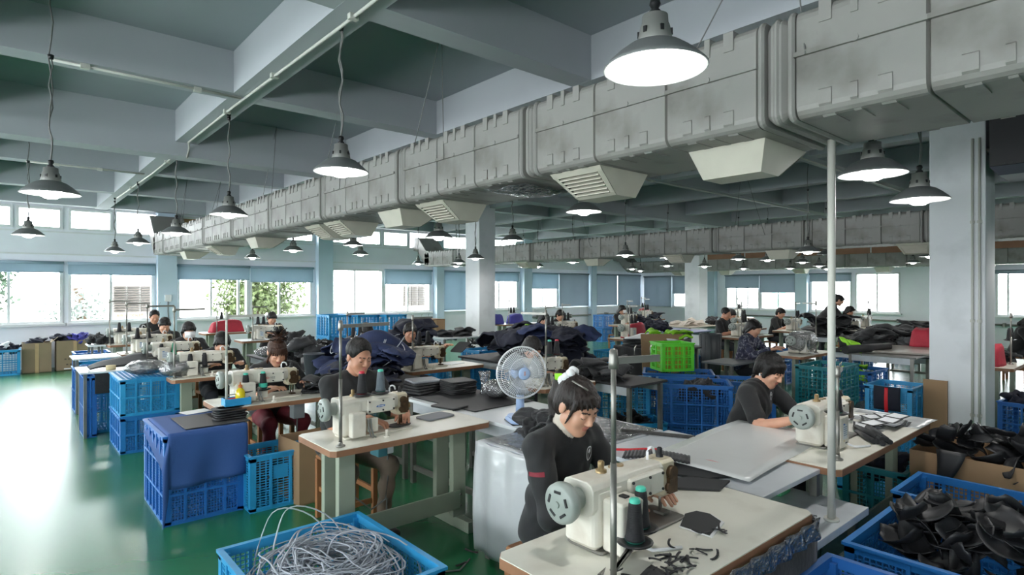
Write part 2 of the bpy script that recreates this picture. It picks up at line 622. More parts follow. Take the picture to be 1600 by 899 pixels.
def window(x, y, rz, w, z0, z1, mull, blind, bm, sash=True):
    """local x along the width, local +y outwards"""
    WN[0] += 1
    r = bpy.data.objects.new('window_%d' % WN[0], None)
    COL.objects.link(r)
    r.location = (x, y, 0)
    r.rotation_euler = (0, 0, rz)
    struct(r)
    t = .05
    f = MB()
    for a in (0, w - t):
        f.box(a, -.03, z0, a + t, .12, z1)
    f.box(t, -.03, z0, w - t, .12, z0 + t).box(t, -.03, z1 - t, w - t, .12, z1)
    f.build('window_frame', m_frame, r)
    xs = [t] + sorted(mull) + [w - t]
    for i in range(len(xs) - 1):
        a, b = xs[i], xs[i + 1]
        if i:
            MB().box(a - .025, 0, z0 + t, a + .025, .09, z1 - t).build('mullion', m_frame, r)
        MB().add([(a, .045, z0 + t), (b, .045, z0 + t), (b, .045, z1 - t), (a, .045, z1 - t)], [(0, 1, 2, 3)]).build('pane', m_glass, r)
    if sash:
        MB().box(-.04, -.1, z0 - .05, w + .04, .0, z0).build('window_sill', m_frame, r)
    if blind is not None:
        rr = MB().cyl((-.02, -.1, z1 - .01), (w + .02, -.1, z1 - .01), .032, n=10)
        b = rr.build('blind_roller', bm, r)

        mb = MB()
        n = 10
        vs = [((w + .02) * k / n - .01, -.085 - .004 * math.sin(k * .9), z) for z in (blind, z1 - .02) for k in range(n + 1)]
        mb.add(vs, [(k, k + 1, k + n + 2, k + n + 1) for k in range(n)], True)
        mb.build('roller_blind', bm, r)
        MB().cyl((0, -.087, blind), (w, -.087, blind), .012, n=8).build('blind_bottom_bar', bm, r)
    return r


for x0, x1, mu, bl in WA:
    window(x0, YB, 0, x1 - x0, .95, 2.26, [q - x0 for q in mu], bl, m_blind if x0 < 16 else m_blind2)
for i, (x0, x1) in enumerate(WC):
    if i in (5, 12):
        continue
    r = window(x0, YB, 0, x1 - x0, 2.97, 3.44, [], None, None, False)
    if i == 6:
        MB().box(.05, -.01, 3.02, x1 - x0 - .05, .03, 3.39).build('brown_board', M('clerestory_board', C(176, 138, 100), .8), r)
for y0, y1, mu, bl in WB:
    window(XR, y0, -PI / 2, y0 - y1, .9, 2.2, [y0 - q for q in mu], bl, m_blind2)

for y0, y1 in WL:
    window(XL, y0, PI / 2, y1 - y0, .95, 2.26, [.8], 2.05, m_blind)
    window(XL, y0, PI / 2, y1 - y0, 2.97, 3.44, [.8], None, None, False)
# pilasters and columns
m_pil = M('pilaster_paint', C(196, 214, 228), 0.7, var=0.05, scale=1.5)
for i, (a, b) in enumerate([(2.78, 3.17), (6.64, 7.06), (10.54, 10.82), (14.31, 14.7), (18.0, 18.28)]):
    struct(MB().box(a, YB - .22, 0, b, YB, ZS).build('column', m_pil))
for a, b in [(8.78, 9.18), (4.4, 4.8), (12.3, 12.7)]:
    struct(MB().box(XR - .22, a, 0, XR, b, ZS).build('column', m_pil))
for a, b in [(7.8, 1.4), (7.8, 10.05), (15.6, 9.5), (15.6, 1.2)]:
    struct(MB().box(a, b, 0, a + .45, b + .5, ZS).build('column', m_col, bevel=.012))
# cable trunking along the back wall over the windows
struct(MB().box(XL, YB - .03, 2.42, XR, YB, 2.455).build('trim_1', m_frame))
struct(MB().box(XL, YB - .02, 2.9, XR, YB, 2.93).build('trim_2', m_frame))
# beams
bx = [1.58 + 2.17 * k for k in range(-3, 10)]
by = [-3.9, -1.5, .9, 3.3, 5.62, 7.95, 10.4, 12.95, 15.55]
for i, x in enumerate(bx):
    if x < XR:
        struct(MB().box(x, YF, ZB, x + .24, YB, ZS).build('beam', m_beam))
for j, y in enumerate(by):
    z = ZM if j in (1, 5) else ZB + .001
    struct(MB().box(XL, y, z, XR, y + (.3 if z == ZM else .22), ZS + .001).build('beam', m_beam))



def ceil_z(x, y):
    """underside of what is overhead"""
    for j, b in enumerate(by):
        z = ZM if j in (1, 5) else ZB
        if b <= y <= b + (.3 if z == ZM else .22):
            return z
    for b in bx:
        if b <= x <= b + .24:
            return ZB
    return ZS


# pipes down the near right column, low pipe on the back wall
for y in (1.51, 1.45):
    t = thing('conduit_pipe', 'thin white conduit pipe down the near column, %s' % ('farther from its corner' if y > 1.5 else 'closer to its corner'), 'pipe', (7.785, y, 0), group='conduits on the near column')
    MB().cyl((0, 0, 0), (0, 0, 3.3), .012, n=8).build('pipe', m_pipe, t)
    for z in (.35, 1.35, 2.4):
        MB().box(-.008, -.02, z, .012, .02, z + .03).build('clip', m_pipe, t)
t = thing('wall_pipe', 'grey horizontal pipe along the back wall below the far blinds', 'pipe', (14.8, 15.86, .62))
MB().cyl((0, 0, 0), (6.2, 0, .0), .03, n=10).build('pipe', m_steel, t)
for x in (.3, 2.0, 4.2, 5.9):
    MB().box(x, -.05, -.08, x + .06, .14, .06).build('bracket', m_steel, t)
t = thing('wall_rail', 'dark horizontal rail along the right wall below the windows', 'pipe', (21.4, 3.0, .66))
MB().cyl((0, 0, 0), (0, 9.0, 0), .03, n=10).build('pipe', m_steel, t)
for y in (.4, 3.0, 5.6, 8.6):
    MB().box(-.05, y, -.06, .1, y + .06, .05).build('bracket', m_steel, t)
t = thing('wall_switch', 'small white switch box on the pilaster with a cable below', 'switch', (2.98, 15.78, 1.45))
MB().rbox(-.07, -.05, -.06, .07, 0, .1, .012).build('switch_box', m_white_p, t)
MB().tube([(0, -.02, -.06), (.0, -.015, -.3), (.02, -.015, -.55)], .01).build('cable', m_wire, t)

# ---------------------------------------------------------------- conduits under the beams
def conduit(label, pts, clips):
    t = thing('ceiling_conduit', label, 'conduit', pts[0], group='conduits under the ceiling beams')
    o = Vector(pts[0])
    MB().tube([Vector(p) - o for p in pts], .012, 8).build('pipe', m_pipe, t)
    for c in clips:
        q = Vector(c) - o
        MB().box(q.x - .03, q.y - .02, q.z - .02, q.x + .03, q.y + .02, q.z + .025).build('clip', m_pipe, t)


conduit('white conduit under the long beam beside the big duct', [(1.70, 1.0, ZB - .016), (1.70, 3.7, ZB - .02), (1.68, 6.0, ZB - .02), (1.69, 7.8, ZB - .018), (1.72, 7.92, ZB - .06), (1.7, 7.93, ZM - .02)],
        [(1.7, 2.0, ZB - .016), (1.70, 3.5, ZB - .016), (1.69, 4.9, ZB - .016), (1.68, 6.2, ZB - .016)])
conduit('white conduit along the crossbeam to the nearest aisle lamp', [(1.66, 5.68, ZB - .016), (.28, 5.66, ZB - .016)], [(1.3, 5.68, ZB - .016), (.5, 5.66, ZB - .016)])
conduit('white conduit along the farther crossbeam to the aisle lamp', [(1.66, 10.45, ZB - .016), (.26, 10.45, ZB - .016)], [(1.1, 10.45, ZB - .016), (.6, 10.45, ZB - .016)])
conduit('white conduit under the long beam near the back wall', [(1.72, 8.4, ZB - .016), (1.74, 10.3, ZB - .018), (1.70, 13.6, ZB - .016)], [(1.73, 9.2, ZB - .016), (1.72, 12, ZB - .016)])
conduit('long white conduit under the crossbeam behind the big duct', [(3.9, 3.4, ZB - .016), (9.5, 3.4, ZB - .016), (15.0, 3.4, ZB - .016)], [(5, 3.4, ZB - .016), (7, 3.4, ZB - .016)])
conduit('white conduit under the second crossbeam beyond the big duct', [(3.9, 5.72, ZB - .016), (9.7, 5.72, ZB - .016), (14.0, 5.72, ZB - .016)], [(6, 5.72, ZB - .016), (8, 5.72, ZB - .016)])

# ---------------------------------------------------------------- ventilation ducts
def duct_panel(wd, ht, ln, notch, name):
    mb = MB()
    r = .05
    cs = [(wd - r, ht - r, 0), (r, ht - r, PI / 2), (r, r, PI), (wd - r, r, 1.5 * PI)]

    def ring(y, ins):
        out = []
        for cx, cz, a in cs:
            for k in range(5):
                t = a + PI / 2 * k / 4
                out.append((cx + (r - ins) * math.cos(t), y, cz + (r - ins) * math.sin(t)))
        return out
    ys = [(0, .02), (.008, .0), (ln - .008, 0), (ln, .02)]
    rings = [ring(y, i) for y, i in ys]
    k = 20
    fs = [(i * k + j, i * k + (j + 1) % k, (i + 1) * k + (j + 1) % k, (i + 1) * k + j)[::-1] for i in range(3) for j in range(k)]
    fs += [tuple(range(k)), tuple(3 * k + j for j in range(k - 1, -1, -1))]
    mb.add(sum(rings, []), fs, False)
    if notch:
        for c in (.14, .25, .36):
            w = .028 if c == .25 else .05
            a, b = c * ln / .485 - w / 2, c * ln / .485 + w / 2
            for x, sx in ((-.006, 1), (wd + .006, -1)):
                x0, x1 = sorted((x, x + sx * .06))
                # U-shaped pressing wrapping the lower edge, and its twin on the upper edge
                mb.add([(x, a, .04), (x, b, .04), (x, b, .1), (x, a, .1), (x + sx * .05, a, -.004), (x + sx * .05, b, -.004), (x + sx * .012, a, .112), (x + sx * .012, b, .112),
                        (x + sx * .05, a, .03), (x + sx * .05, b, .03)],
                       [(0, 1, 2, 3), (0, 4, 5, 1), (3, 2, 7, 6), (0, 3, 6, 8, 4), (1, 5, 9, 7, 2)], False)
                mb.box(x0, a, ht - .085, x1, b, ht + .005)
            mb.box(.05, a, -.004, .2, b, .03)
    # long rail at mid height
    mb.box(-.016, 0, ht * .56, .01, ln, ht * .56 + .02).box(wd - .01, 0, ht * .56, wd + .016, ln, ht * .56 + .02)
    mb.cyl((-.022, ln * .5, ht * .56 + .01), (-.01, ln * .5, ht * .56 + .01), .015, n=8)
    return mb.mesh(name, m_duct)


def duct_collar(wd, ht, ln, name):
    mb = MB()
    for y0, y1, e in ((0, .03, .008), (.03, ln - .03, -.004), (ln - .03, ln, .008), (ln * .42, ln * .58, .004)):
        mb.rbox(-e, -ht - e, y0, wd + e, e, y1, .05, 4, RX(PI / 2) @ Matrix.Scale(-1, 4, (0, 0, 1)) if False else Matrix(((1, 0, 0, 0), (0, 0, 1, 0), (0, -1, 0, 0), (0, 0, 0, 1))))
    return mb.mesh(name, m_duct)


def diffuser_parts(root_parent, x, y, z, rz, name='air_diffuser'):
    global DIFF
    if DIFF is None:
        mb = MB()
        L = .21
        pr = [(-.25, 0), (.22, 0), (.16, -.15), (-.03, -.15)]
        vs = [(px, -L if pz == 0 else -L + .05, pz) for px, pz in pr] + [(px, L if pz == 0 else L - .05, pz) for px, pz in pr]
        mb.add(vs, [(0, 1, 2, 3), (7, 6, 5, 4), (1, 5, 6, 2), (2, 6, 7, 3), (0, 4, 5, 1)], False)
        # rim round the slatted opening
        a, b = Vector((-.25, 0, 0)), Vector((-.03, 0, -.15))
        d = b - a
        nrm = Vector((-d.z, 0, d.x)).normalized() * -1

        def P(t, yy, o):
            yl = (L - .05 * t) * yy
            q = a + d * t + Vector((-.56, 0, -.83)) * o
            return (q.x, yl, q.z)
        rim = [(P(0, -1, 0), P(0, 1, 0), P(.16, 1, .008), P(.16, -1, .008)), (P(.86, -1, .008), P(.86, 1, .008), P(1, 1, 0), P(1, -1, 0)),
               (P(.1, -1, .004), P(.1, -.82, .008), P(.9, -.82, .008), P(.9, -1, .004)), (P(.1, .82, .008), P(.1, 1, .004), P(.9, 1, .004), P(.9, .82, .008))]
        for q in rim:
            mb.add(list(q), [(3, 2, 1, 0)], False)
        body = mb.mesh('diffuser_hood', m_vent)
        ms = MB()
        q = [P(.12, -.84, -.03), P(.12, .84, -.03), P(.9, .84, -.03), P(.9, -.84, -.03)]
        ms.add(q, [(3, 2, 1, 0)], False)
        back = ms.mesh('recess', m_black)
        sl = []
        for k in range(6):
            t = .2 + .115 * k
            m1 = MB()
            c0, c1 = Vector(P(t, -.82, .0)), Vector(P(t, .82, .0))
            e = Vector((-.25, 0, -.9)) * .016
            f = Vector((.02, 0, .0))
            m1.add([c0 - e + f, c1 - e + f, c1 + e, c0 + e, c0 - e + f + Vector((0, 0, -.006)), c1 - e + f + Vector((0, 0, -.006)), c1 + e + Vector((0, 0, -.006)), c0 + e + Vector((0, 0, -.006))],
                   [(0, 1, 2, 3), (7, 6, 5, 4), (0, 4, 5, 1), (2, 6, 7, 3), (1, 5, 6, 2), (3, 7, 4, 0)], False)
            sl.append(m1.mesh('slat', m_vent))
        DIFF = (body, back, sl)
    e = put('diffuser_hood', DIFF[0], root_parent, (x, y, z), (0, 0, rz))
    put('recess', DIFF[1], e)
    for s in DIFF[2]:
        put('slat', s, e)


DIFF = None


def duct(label, x0, z0, ya, yb, wd=.7, ht=.47, near=True, diffs=(), phase=1.123, hang=()):
    root = thing('air_duct', label, 'duct', (x0, 0, 0), group='ventilation ducts')
    pm = duct_panel(wd, ht, .488, True, 'duct_panel')
    cm = duct_collar(wd, ht, .165, 'duct_collar')
    n0 = math.floor((ya - phase) / 1.629)
    y = phase + n0 * 1.629
    while y < yb:
        if ya <= y < yb:
            put('collar', cm, root, (0, y, z0))
        for k in range(3):
            yy = y + .165 + k * .488
            if ya <= yy < yb:
                put('duct_panel', pm, root, (0, yy, z0))
        y += 1.629
    for dx, dy, rz in diffs:
        diffuser_parts(root, dx - x0, dy, z0 - .002, rz)
    for hy, hx in hang:
        a = (wd * .5 + hx, hy, ceil_z(x0 + wd * .5 + hx, hy))
        MB().tube([a, (-.02, hy - .28, z0 + ht * .56)], .0035, 5).build('hanger_wire', m_wire, root)
        MB().tube([a, (wd * .1, hy + .3, z0 + ht)], .0035, 5).build('hanger_wire', m_wire, root)
    # bend that climbs from the run up to the clerestory opening
    mb = MB()
    pts = [(yb, z0, z0 + ht), (yb + .18, z0 + .02, z0 + ht + .03), (yb + .42, z0 + .22, z0 + ht + .26), (yb + .62, z0 + .46, z0 + ht + .46), (YB + .12, z0 + .54, z0 + ht + .5)]
    vs, fs = [], []
    for yy, za, zb in pts:
        vs += [(0, yy, za), (wd, yy, za), (wd, yy, zb), (0, yy, zb)]
    for i in range(len(pts) - 1):
        for j in range(4):
            fs.append((i * 4 + j, i * 4 + (j + 1) % 4, (i + 1) * 4 + (j + 1) % 4, (i + 1) * 4 + j)[::-1])
    fs += [(0, 1, 2, 3), tuple(4 * (len(pts) - 1) + j for j in (3, 2, 1, 0))]
    mb.add(vs, fs)
    mb.build('bend', m_duct, root, bevel=.02)
    return root


duct('big grey sectional air duct running over the near sewing stations', 2.6, 2.45, -3.6, 15.1,
     diffs=[(3.02, 1.56, PI), (2.93, 2.5, 0), (3.0, 4.25, 0), (2.98, 4.95, PI), (3.0, 6.2, 0), (3.0, 6.75, 0), (2.98, 9.0, PI), (3, 11.3, 0), (3, 13.4, PI), (2.98, .1, PI)],
     hang=[(4.05, -.2), (7.9, -.2), (10.5, -.2), (12.8, -.2), (1.35, .1), (5.9, -.2)])
duct('grey air duct running behind the near column, middle of the three', 9.8, 2.36, -1, 15.1, ht=.45,
     diffs=[(10.1, 2.6, 0), (10.2, 4.6, PI), (10.1, 6.6, 0), (10.2, 8.8, PI), (10.1, 11, 0), (10.1, 13, PI)], hang=[(5.0, -.6), (8.9, -.6), (12.6, -.6)], phase=.7)
duct('grey air duct along the right windows, most distant of the three', 19.6, 2.33, -1, 15.1, ht=.43,
     diffs=[(19.9, 3.6, 0), (20, 6, PI), (19.9, 8.4, 0), (19.9, 11, PI), (19.9, 13, 0)], phase=.3)
# brown boards seen beside the middle duct
t = thing('fascia_board', 'long brown board fixed above the far duct under the beams', 'board', (16.9, 2.0, 2.6))
for k in range(5):
    MB().box(0, k * 1.7, 0, .03, k * 1.7 + 1.66, .2).build('board', M('brown_board', C(142, 104, 78), .7, var=.15, scale=3), t)
for k in (.4, 4.2, 8.0):
    MB().tube([(.015, k, .2), (.015, k, ZB - 2.6)], .006, 6).build('hanger_wire', m_wire, t)
t = thing('film_patch', 'crumpled clear film sealing an opening under the big duct', 'film', (2.95, 3.2, 2.44))


def fp(u, v):
    x, y = (u - .5) * .5, (v - .5) * .42
    return (x, y, -.035 * math.cos(x * 5) * math.cos(y * 6) + .008 * math.sin(x * 40 + y * 23))


MB().sheet(fp, 14, 12, .002).build('film', m_film, t)
# tall white pole between the low table and the duct
t = thing('support_pole', 'tall slim white pole rising from the low grey table to the duct', 'pole', (3.1, 1.16, .57))
MB().cyl((0, 0, 0), (0, 0, 1.88), .018, n=16).build('tube', m_pipe, t)
MB().cyl((0, 0, 0), (0, 0, .012), .035, n=16).build('foot', m_pipe, t)
# black equipment cabinet up beside the right column
t = thing('equipment_cabinet', 'black metal cabinet fixed high beside the near column', 'cabinet', (7.5, .66, 2.86))
mb = MB()
mb.box(0, 0, .07, .75, .66, .68)
mb.build('case', M('cabinet_black', C(24, 24, 28), .45, var=.2, scale=3), t, bevel=.008)
mb = MB()
mb.add([(0, 0, .07), (.75, 0, .07), (.75, .66, .07), (0, .66, .07), (.1, .08, -.01), (.7, .08, -.01), (.7, .6, -.01), (.1, .6, -.01)],
       [(0, 1, 5, 4), (1, 2, 6, 5), (2, 3, 7, 6), (3, 0, 4, 7), (4, 5, 6, 7)])
mb.build('skirt', M('cabinet_skirt', C(118, 118, 132), .3, metal=.6), t)
for k in range(9):
    MB().box(-.004, .06 + k * .06, .085, .002, .09 + k * .06, .1).build('vent_slot', m_black, t)
MB().cyl((.75, .33, .3), (.9, .6, .3), .02).build('bracket', m_steel, t)
MB().cyl((.35, .6, .3), (.35, .75, .3), .03).build('bracket', m_steel, t)

# ---------------------------------------------------------------- outdoors
struct(MB().box(-40, 16.3, -.5, 80, 90, -.3).build('ground', M('yard_concrete', C(176, 176, 170), .9, var=.1, scale=.5)))
struct(MB().box(21.8, -30, -.5, 90, 16.2, -.31).build('ground', MATS['yard_concrete']))


def cooler(label, x):
    t = thing('outdoor_cooler', label, 'air cooler', (x, 17.0, 0), group='outdoor coolers')
    mg = M('cooler_white', C(150, 146, 140), .5)
    c = MB()
    for a in (0, .82):
        for b in (0, .72):
            c.box(a, b, -.3, a + .05, b + .05, .95)
    c.build('stand', m_steel, t)
    MB().box(0, .02, .95, .9, .8, 1.86).build('case', mg, t, bevel=.02)
    for q in range(3):
        for k in range(11):
            MB().box(.05 + q * .28, -.03, 1.12 + k * .06, .29 + q * .28, .02, 1.15 + k * .06).build('slat', M('cooler_slat', C(92, 84, 76), .6), t)
    return t


ck = cooler('white louvred outdoor cooler seen through the window by the stacked cartons', 2.02)
cu = bpy.data.curves.new('lettering', 'FONT')
cu.body = 'AIR COOLER'
cu.size = .1
cu.extrude = .002
cu.materials.append(M('sign_brown', C(150, 110, 80), .6))
o = bpy.data.objects.new('lettering_curve', cu)
COL.objects.link(o)
bpy.context.view_layer.update()
me = bpy.data.meshes.new_from_object(o.evaluated_get(bpy.context.evaluated_depsgraph_get()))
bpy.data.objects.remove(o)
put('lettering', me, ck, (.1, .015, 1.0), (PI / 2, 0, 0))
cooler('white louvred outdoor cooler seen through the half-lowered blind window', 10.0)


def tree(label, x, y, z, rx, rz, seed, n=5200, col=(92, 122, 60)):
    rnd = np.random.default_rng(seed)
    t = thing('tree', label, 'tree', (x, y, -.3), group='trees outside the windows')
    MB().tube([(0, 0, 0), (.06, .03, 1), (-.05, .05, 2), (.05, 0, z)], .12, 8).build('trunk', M('bark', C(86, 70, 54), .9, var=.3, scale=6), t)
    # clumps of leaves
    cl = rnd.normal(size=(60, 3))
    cl /= np.linalg.norm(cl, axis=1)[:, None]
    cl *= (rnd.random((60, 1)) ** .4)
    cl = cl * np.array([rx, rx, rz]) + np.array([0, 0, z])
    idx = rnd.integers(0, 60, n)
    p = cl[idx] + rnd.normal(size=(n, 3)) * .22
    a = rnd.normal(size=(n, 3))
    a /= np.linalg.norm(a, axis=1)[:, None]
    b = np.cross(a, rnd.normal(size=(n, 3)))
    b /= np.linalg.norm(b, axis=1)[:, None]
    s = .05 + .05 * rnd.random((n, 1))
    v = np.stack([p - a * s, p + b * s * .45, p + a * s, p - b * s * .45], 1).reshape(-1, 3)
    f = np.arange(n * 4).reshape(-1, 4)
    me = bpy.data.meshes.new('foliage')
    me.from_pydata(v.tolist(), [], f.tolist())
    m = M('leaf_%d_%d' % (col[0], col[1]), C(*col), .6, var=.35, scale=2.0)
    me.materials.append(m)
    o = put('foliage', me, t)
    o['kind'] = 'stuff'


tree('dark green leafy tree outside the window at the aisle end', -.95, 19.2, 2.3, 1.05, 1.7, 3, 6000, (44, 66, 44))
tree('light green leafy tree outside the window behind the seated workers', 6.1, 19.0, 1.9, 1.25, 1.15, 5, 6500, (74, 88, 44))
tree('small pale tree outside the window next to the louvred cooler', 1.7, 20.5, 1.3, .75, .6, 8, 1200, (120, 130, 124))
# pale neighbouring building with green shutters beyond the right windows
t = thing('neighbour_building', 'pale building with green window strips beyond the right windows', 'building', (34, 14, -.3))
MB().box(0, 0, 0, 6, 12, 3.2).build('wall', M('far_wall', C(230, 232, 230), .9), t)
for k in range(3):
    MB().box(-.06, 1.2 + k * 3.6, .9, 0, 2.0 + k * 3.6, 2.6).build('window', M('green_shutter', C(70, 160, 120), .6), t)
MB().box(-.2, -.2, 3.2, 6.2, 12.2, 3.4).build('roof', m_card, t)

# ---------------------------------------------------------------- pendant lamps
def lamp_proto():
    t = thing('pendant_lamp', 'proto', 'lamp', (0, 0, 0), group='pendant lamps')
    # origin at the centre of the rim
    out = [(.178, 0), (.18, .004), (.165, .02), (.13, .052), (.095, .078), (.07, .088), (.066, .09)]
    inn = [(.066, .086), (.07, .083), (.093, .072), (.127, .047), (.16, .017), (.174, .0), (.178, 0)]
    mb = MB()
    mb.lathe(out, n=32)
    mb.mi = 1
    mb.lathe(inn, n=32)
    s = mb.build('shade', [m_shade, m_shade_in], t)
    mb = MB().lathe([(.06, .085), (.062, .09), (.05, .15), (.046, .152), (.044, .185), (.03, .19), (.0, .19)], n=20)
    k = mb.build('neck', m_socket, t)
    for a in range(6):
        an = a * PI / 3
        MB().cbox(0, 0, 0, .012, .012, .02, T(.054 * math.cos(an), .054 * math.sin(an), .125) @ RZ(an)).build('vent_slot', m_black, k)
    mb = MB().lathe([(.0, .245), (.016, .24), (.02, .225), (.012, .21), (.022, .2), (.022, .19), (0, .188)], n=12)
    mb.build('hook', m_black, t)
    mb = MB().lathe([(.02, .08), (.035, .06), (.062, .035), (.07, .01), (.06, -.015), (.035, -.03), (0, -.034)], n=20)
    mb.build('bulb', m_bulb, t)
    d = bpy.data.lights.new('lamp_light', 'SPOT')
    d.spot_size = R(164)
    d.spot_blend = .25
    d.energy = LAMP_W
    d.color = (1.0, .975, .94)
    d.shadow_soft_size = .06
    lo = bpy.data.objects.new('lamp_light', d)
    COL.objects.link(lo)
    lo.parent = t
    lo.location = (0, 0, -.045)
    return t


LP = lamp_proto()
LAMPU = [True]


def lamp(x, y, z, label, lit=True, chain=False):
    if LAMPU[0]:
        LAMPU[0] = False
        t = LP
        t.location = (x, y, z)
        t['label'] = label
    else:
        t = dup(LP, label, (x, y, z))
    top = ceil_z(x, y) - z
    n = 10
    pts = [(.012 * math.sin(i * 1.7 + x * 3) * (0 < i < n), .012 * math.cos(i * 1.3 + y) * (0 < i < n), .24 + (top - .24) * i / n) for i in range(n + 1)]
    MB().tube(pts, .0055 if y < 7 else .007, 6).build('cord', m_wire, t)
    MB().lathe([(0, top), (.02, top), (.016, top - .03), (0, top - .032)], n=8).build('ceiling_hook', m_black, t)
    if not lit:
        for c in list(t.children) if False else [q for q in COL.objects if q.parent == t]:
            if c.name.startswith('lamp_light'):
                bpy.data.objects.remove(c)
            elif c.name.startswith('bulb'):
                c.data = c.data.copy()
                c.data.materials[0] = m_bulb_off
    return t


row1 = [(1.72, 1.22, 2.48), (1.72, 3.72, 2.49), (1.74, 6.35, 2.45), (1.75, 8.75, 2.43), (1.72, 11.4, 2.45), (1.68, 13.7, 2.42)]
for i, p in enumerate(row1):
    lamp(*p, '%s lit pendant lamp from the camera in the row under the long conduit beam' % ORD[i])
lamp(.27, 5.28, 2.38, 'lit pendant lamp over the open aisle, larger of the two there')
lamp(.28, 10.05, 2.41, 'small lit pendant lamp over the aisle near the corner windows')
row2 = [(3.8, 1.2, 2.37), (4.38, 3.95, 2.47), (4.2, 6.25, 2.35), (4.15, 9.0, 2.4), (4.1, 10.9, 2.4), (4.4, 14.2, 2.4)]
for i, p in enumerate(row2):
    if i != 3:
        lamp(*p, '%s lit pendant lamp from the camera just behind the big duct' % ORD[i])
lamp(4.78, 1.22, 2.32, 'lit pendant lamp hanging close in front of the near column')
row3 = [(6.05, 6.95, 2.45), (4.95, 10.2, 2.5), (5.8, 11.6, 2.42), (8.8, 6.9, 2.32), (10.9, 7.4, 2.36), (11.0, 10.3, 2.36), (9.5, 3.9, 2.27), (13.0, 6.9, 2.38),
        (13.6, 6.5, 2.36), (15.5, 6.5, 2.36), (17.3, 6.8, 2.32), (19.0, 5.0, 2.4), (18.6, 9.7, 2.34), (8.95, 1.0, 2.28), (9.45, 1.1, 2.3),
        (9.3, 13.0, 2.3), (9.1, 14.6, 2.4), (8.6, 11.9, 2.33), (11.3, 11.9, 2.3), (13.5, 9.2, 2.3), (15.0, 11.5, 2.3), (14.2, 8.5, 2.28),
        (12.2, 13.5, 2.35), (16.9, 12.6, 2.3), (18.2, 8.0, 2.3), (17.6, 3.2, 2.3), (13.2, 3.2, 2.3), (18.9, 7.2, 2.28), (7.2, 9.4, 2.3)]
where = ['beside the middle column', 'over the blue crate stack by the back wall', 'under the far end of the big duct', 'in front of the middle duct', 'in front of the middle duct, further along',
         'behind the middle duct near the blinds', 'closest below the middle duct by the white pole', 'over the worker with grey machines', 'beside the lamp over the grey machines',
         'over the far black fabric heap', 'next to the far brown board', 'over the standing worker', 'near the far window corner', 'peeking out behind the near column', 'behind the lamp that peeks past the near column',
         'near the bend of the middle duct', 'next to the back wall at the middle duct bend', 'left of the middle column near the duct bend', 'over the purple cloth covers', 'over the far sewing tables',
         'over the far corner tables', 'by the third column', 'in front of the full-length far blinds', 'in the far corner of the hall', 'below the most distant duct', 'at the far end by the right windows',
         'over the grey fabric heap', 'under the most distant duct by the windows', 'behind the middle column']
for i, p in enumerate(row3):
    lamp(*p, 'lit pendant lamp hanging %s' % where[i])
lamp(13.2, 5.05, 2.42, 'unlit pendant lamp hanging right of the white pole', False)

# ================================================================ FURNITURE AND MACHINE BUILDERS
CRATE_ME = {}


def lattice(w, h, pv, ph, bar, th, mat, name, plate=None):
    """pierced panel in the local xz plane, from 0 to w and 0 to h"""
    mb = MB()
    n = max(2, round(w / pv))
    for i in range(n + 1):
        x = w * i / n
        mb.box(x - bar / 2, -th / 2, 0, x + bar / 2, th / 2, h)
    k = max(2, round(h / ph))
    for j in range(k + 1):
        z = h * j / k
        mb.box(0, -th / 2 + .0004, z - bar / 2, w, th / 2 - .0004, z + bar / 2)
    if plate:
        x0, z0, x1, z1 = plate
        mb.box(w * x0, -th, h * z0, w * x1, th, h * z1)
    return mb.mesh(name, mat)


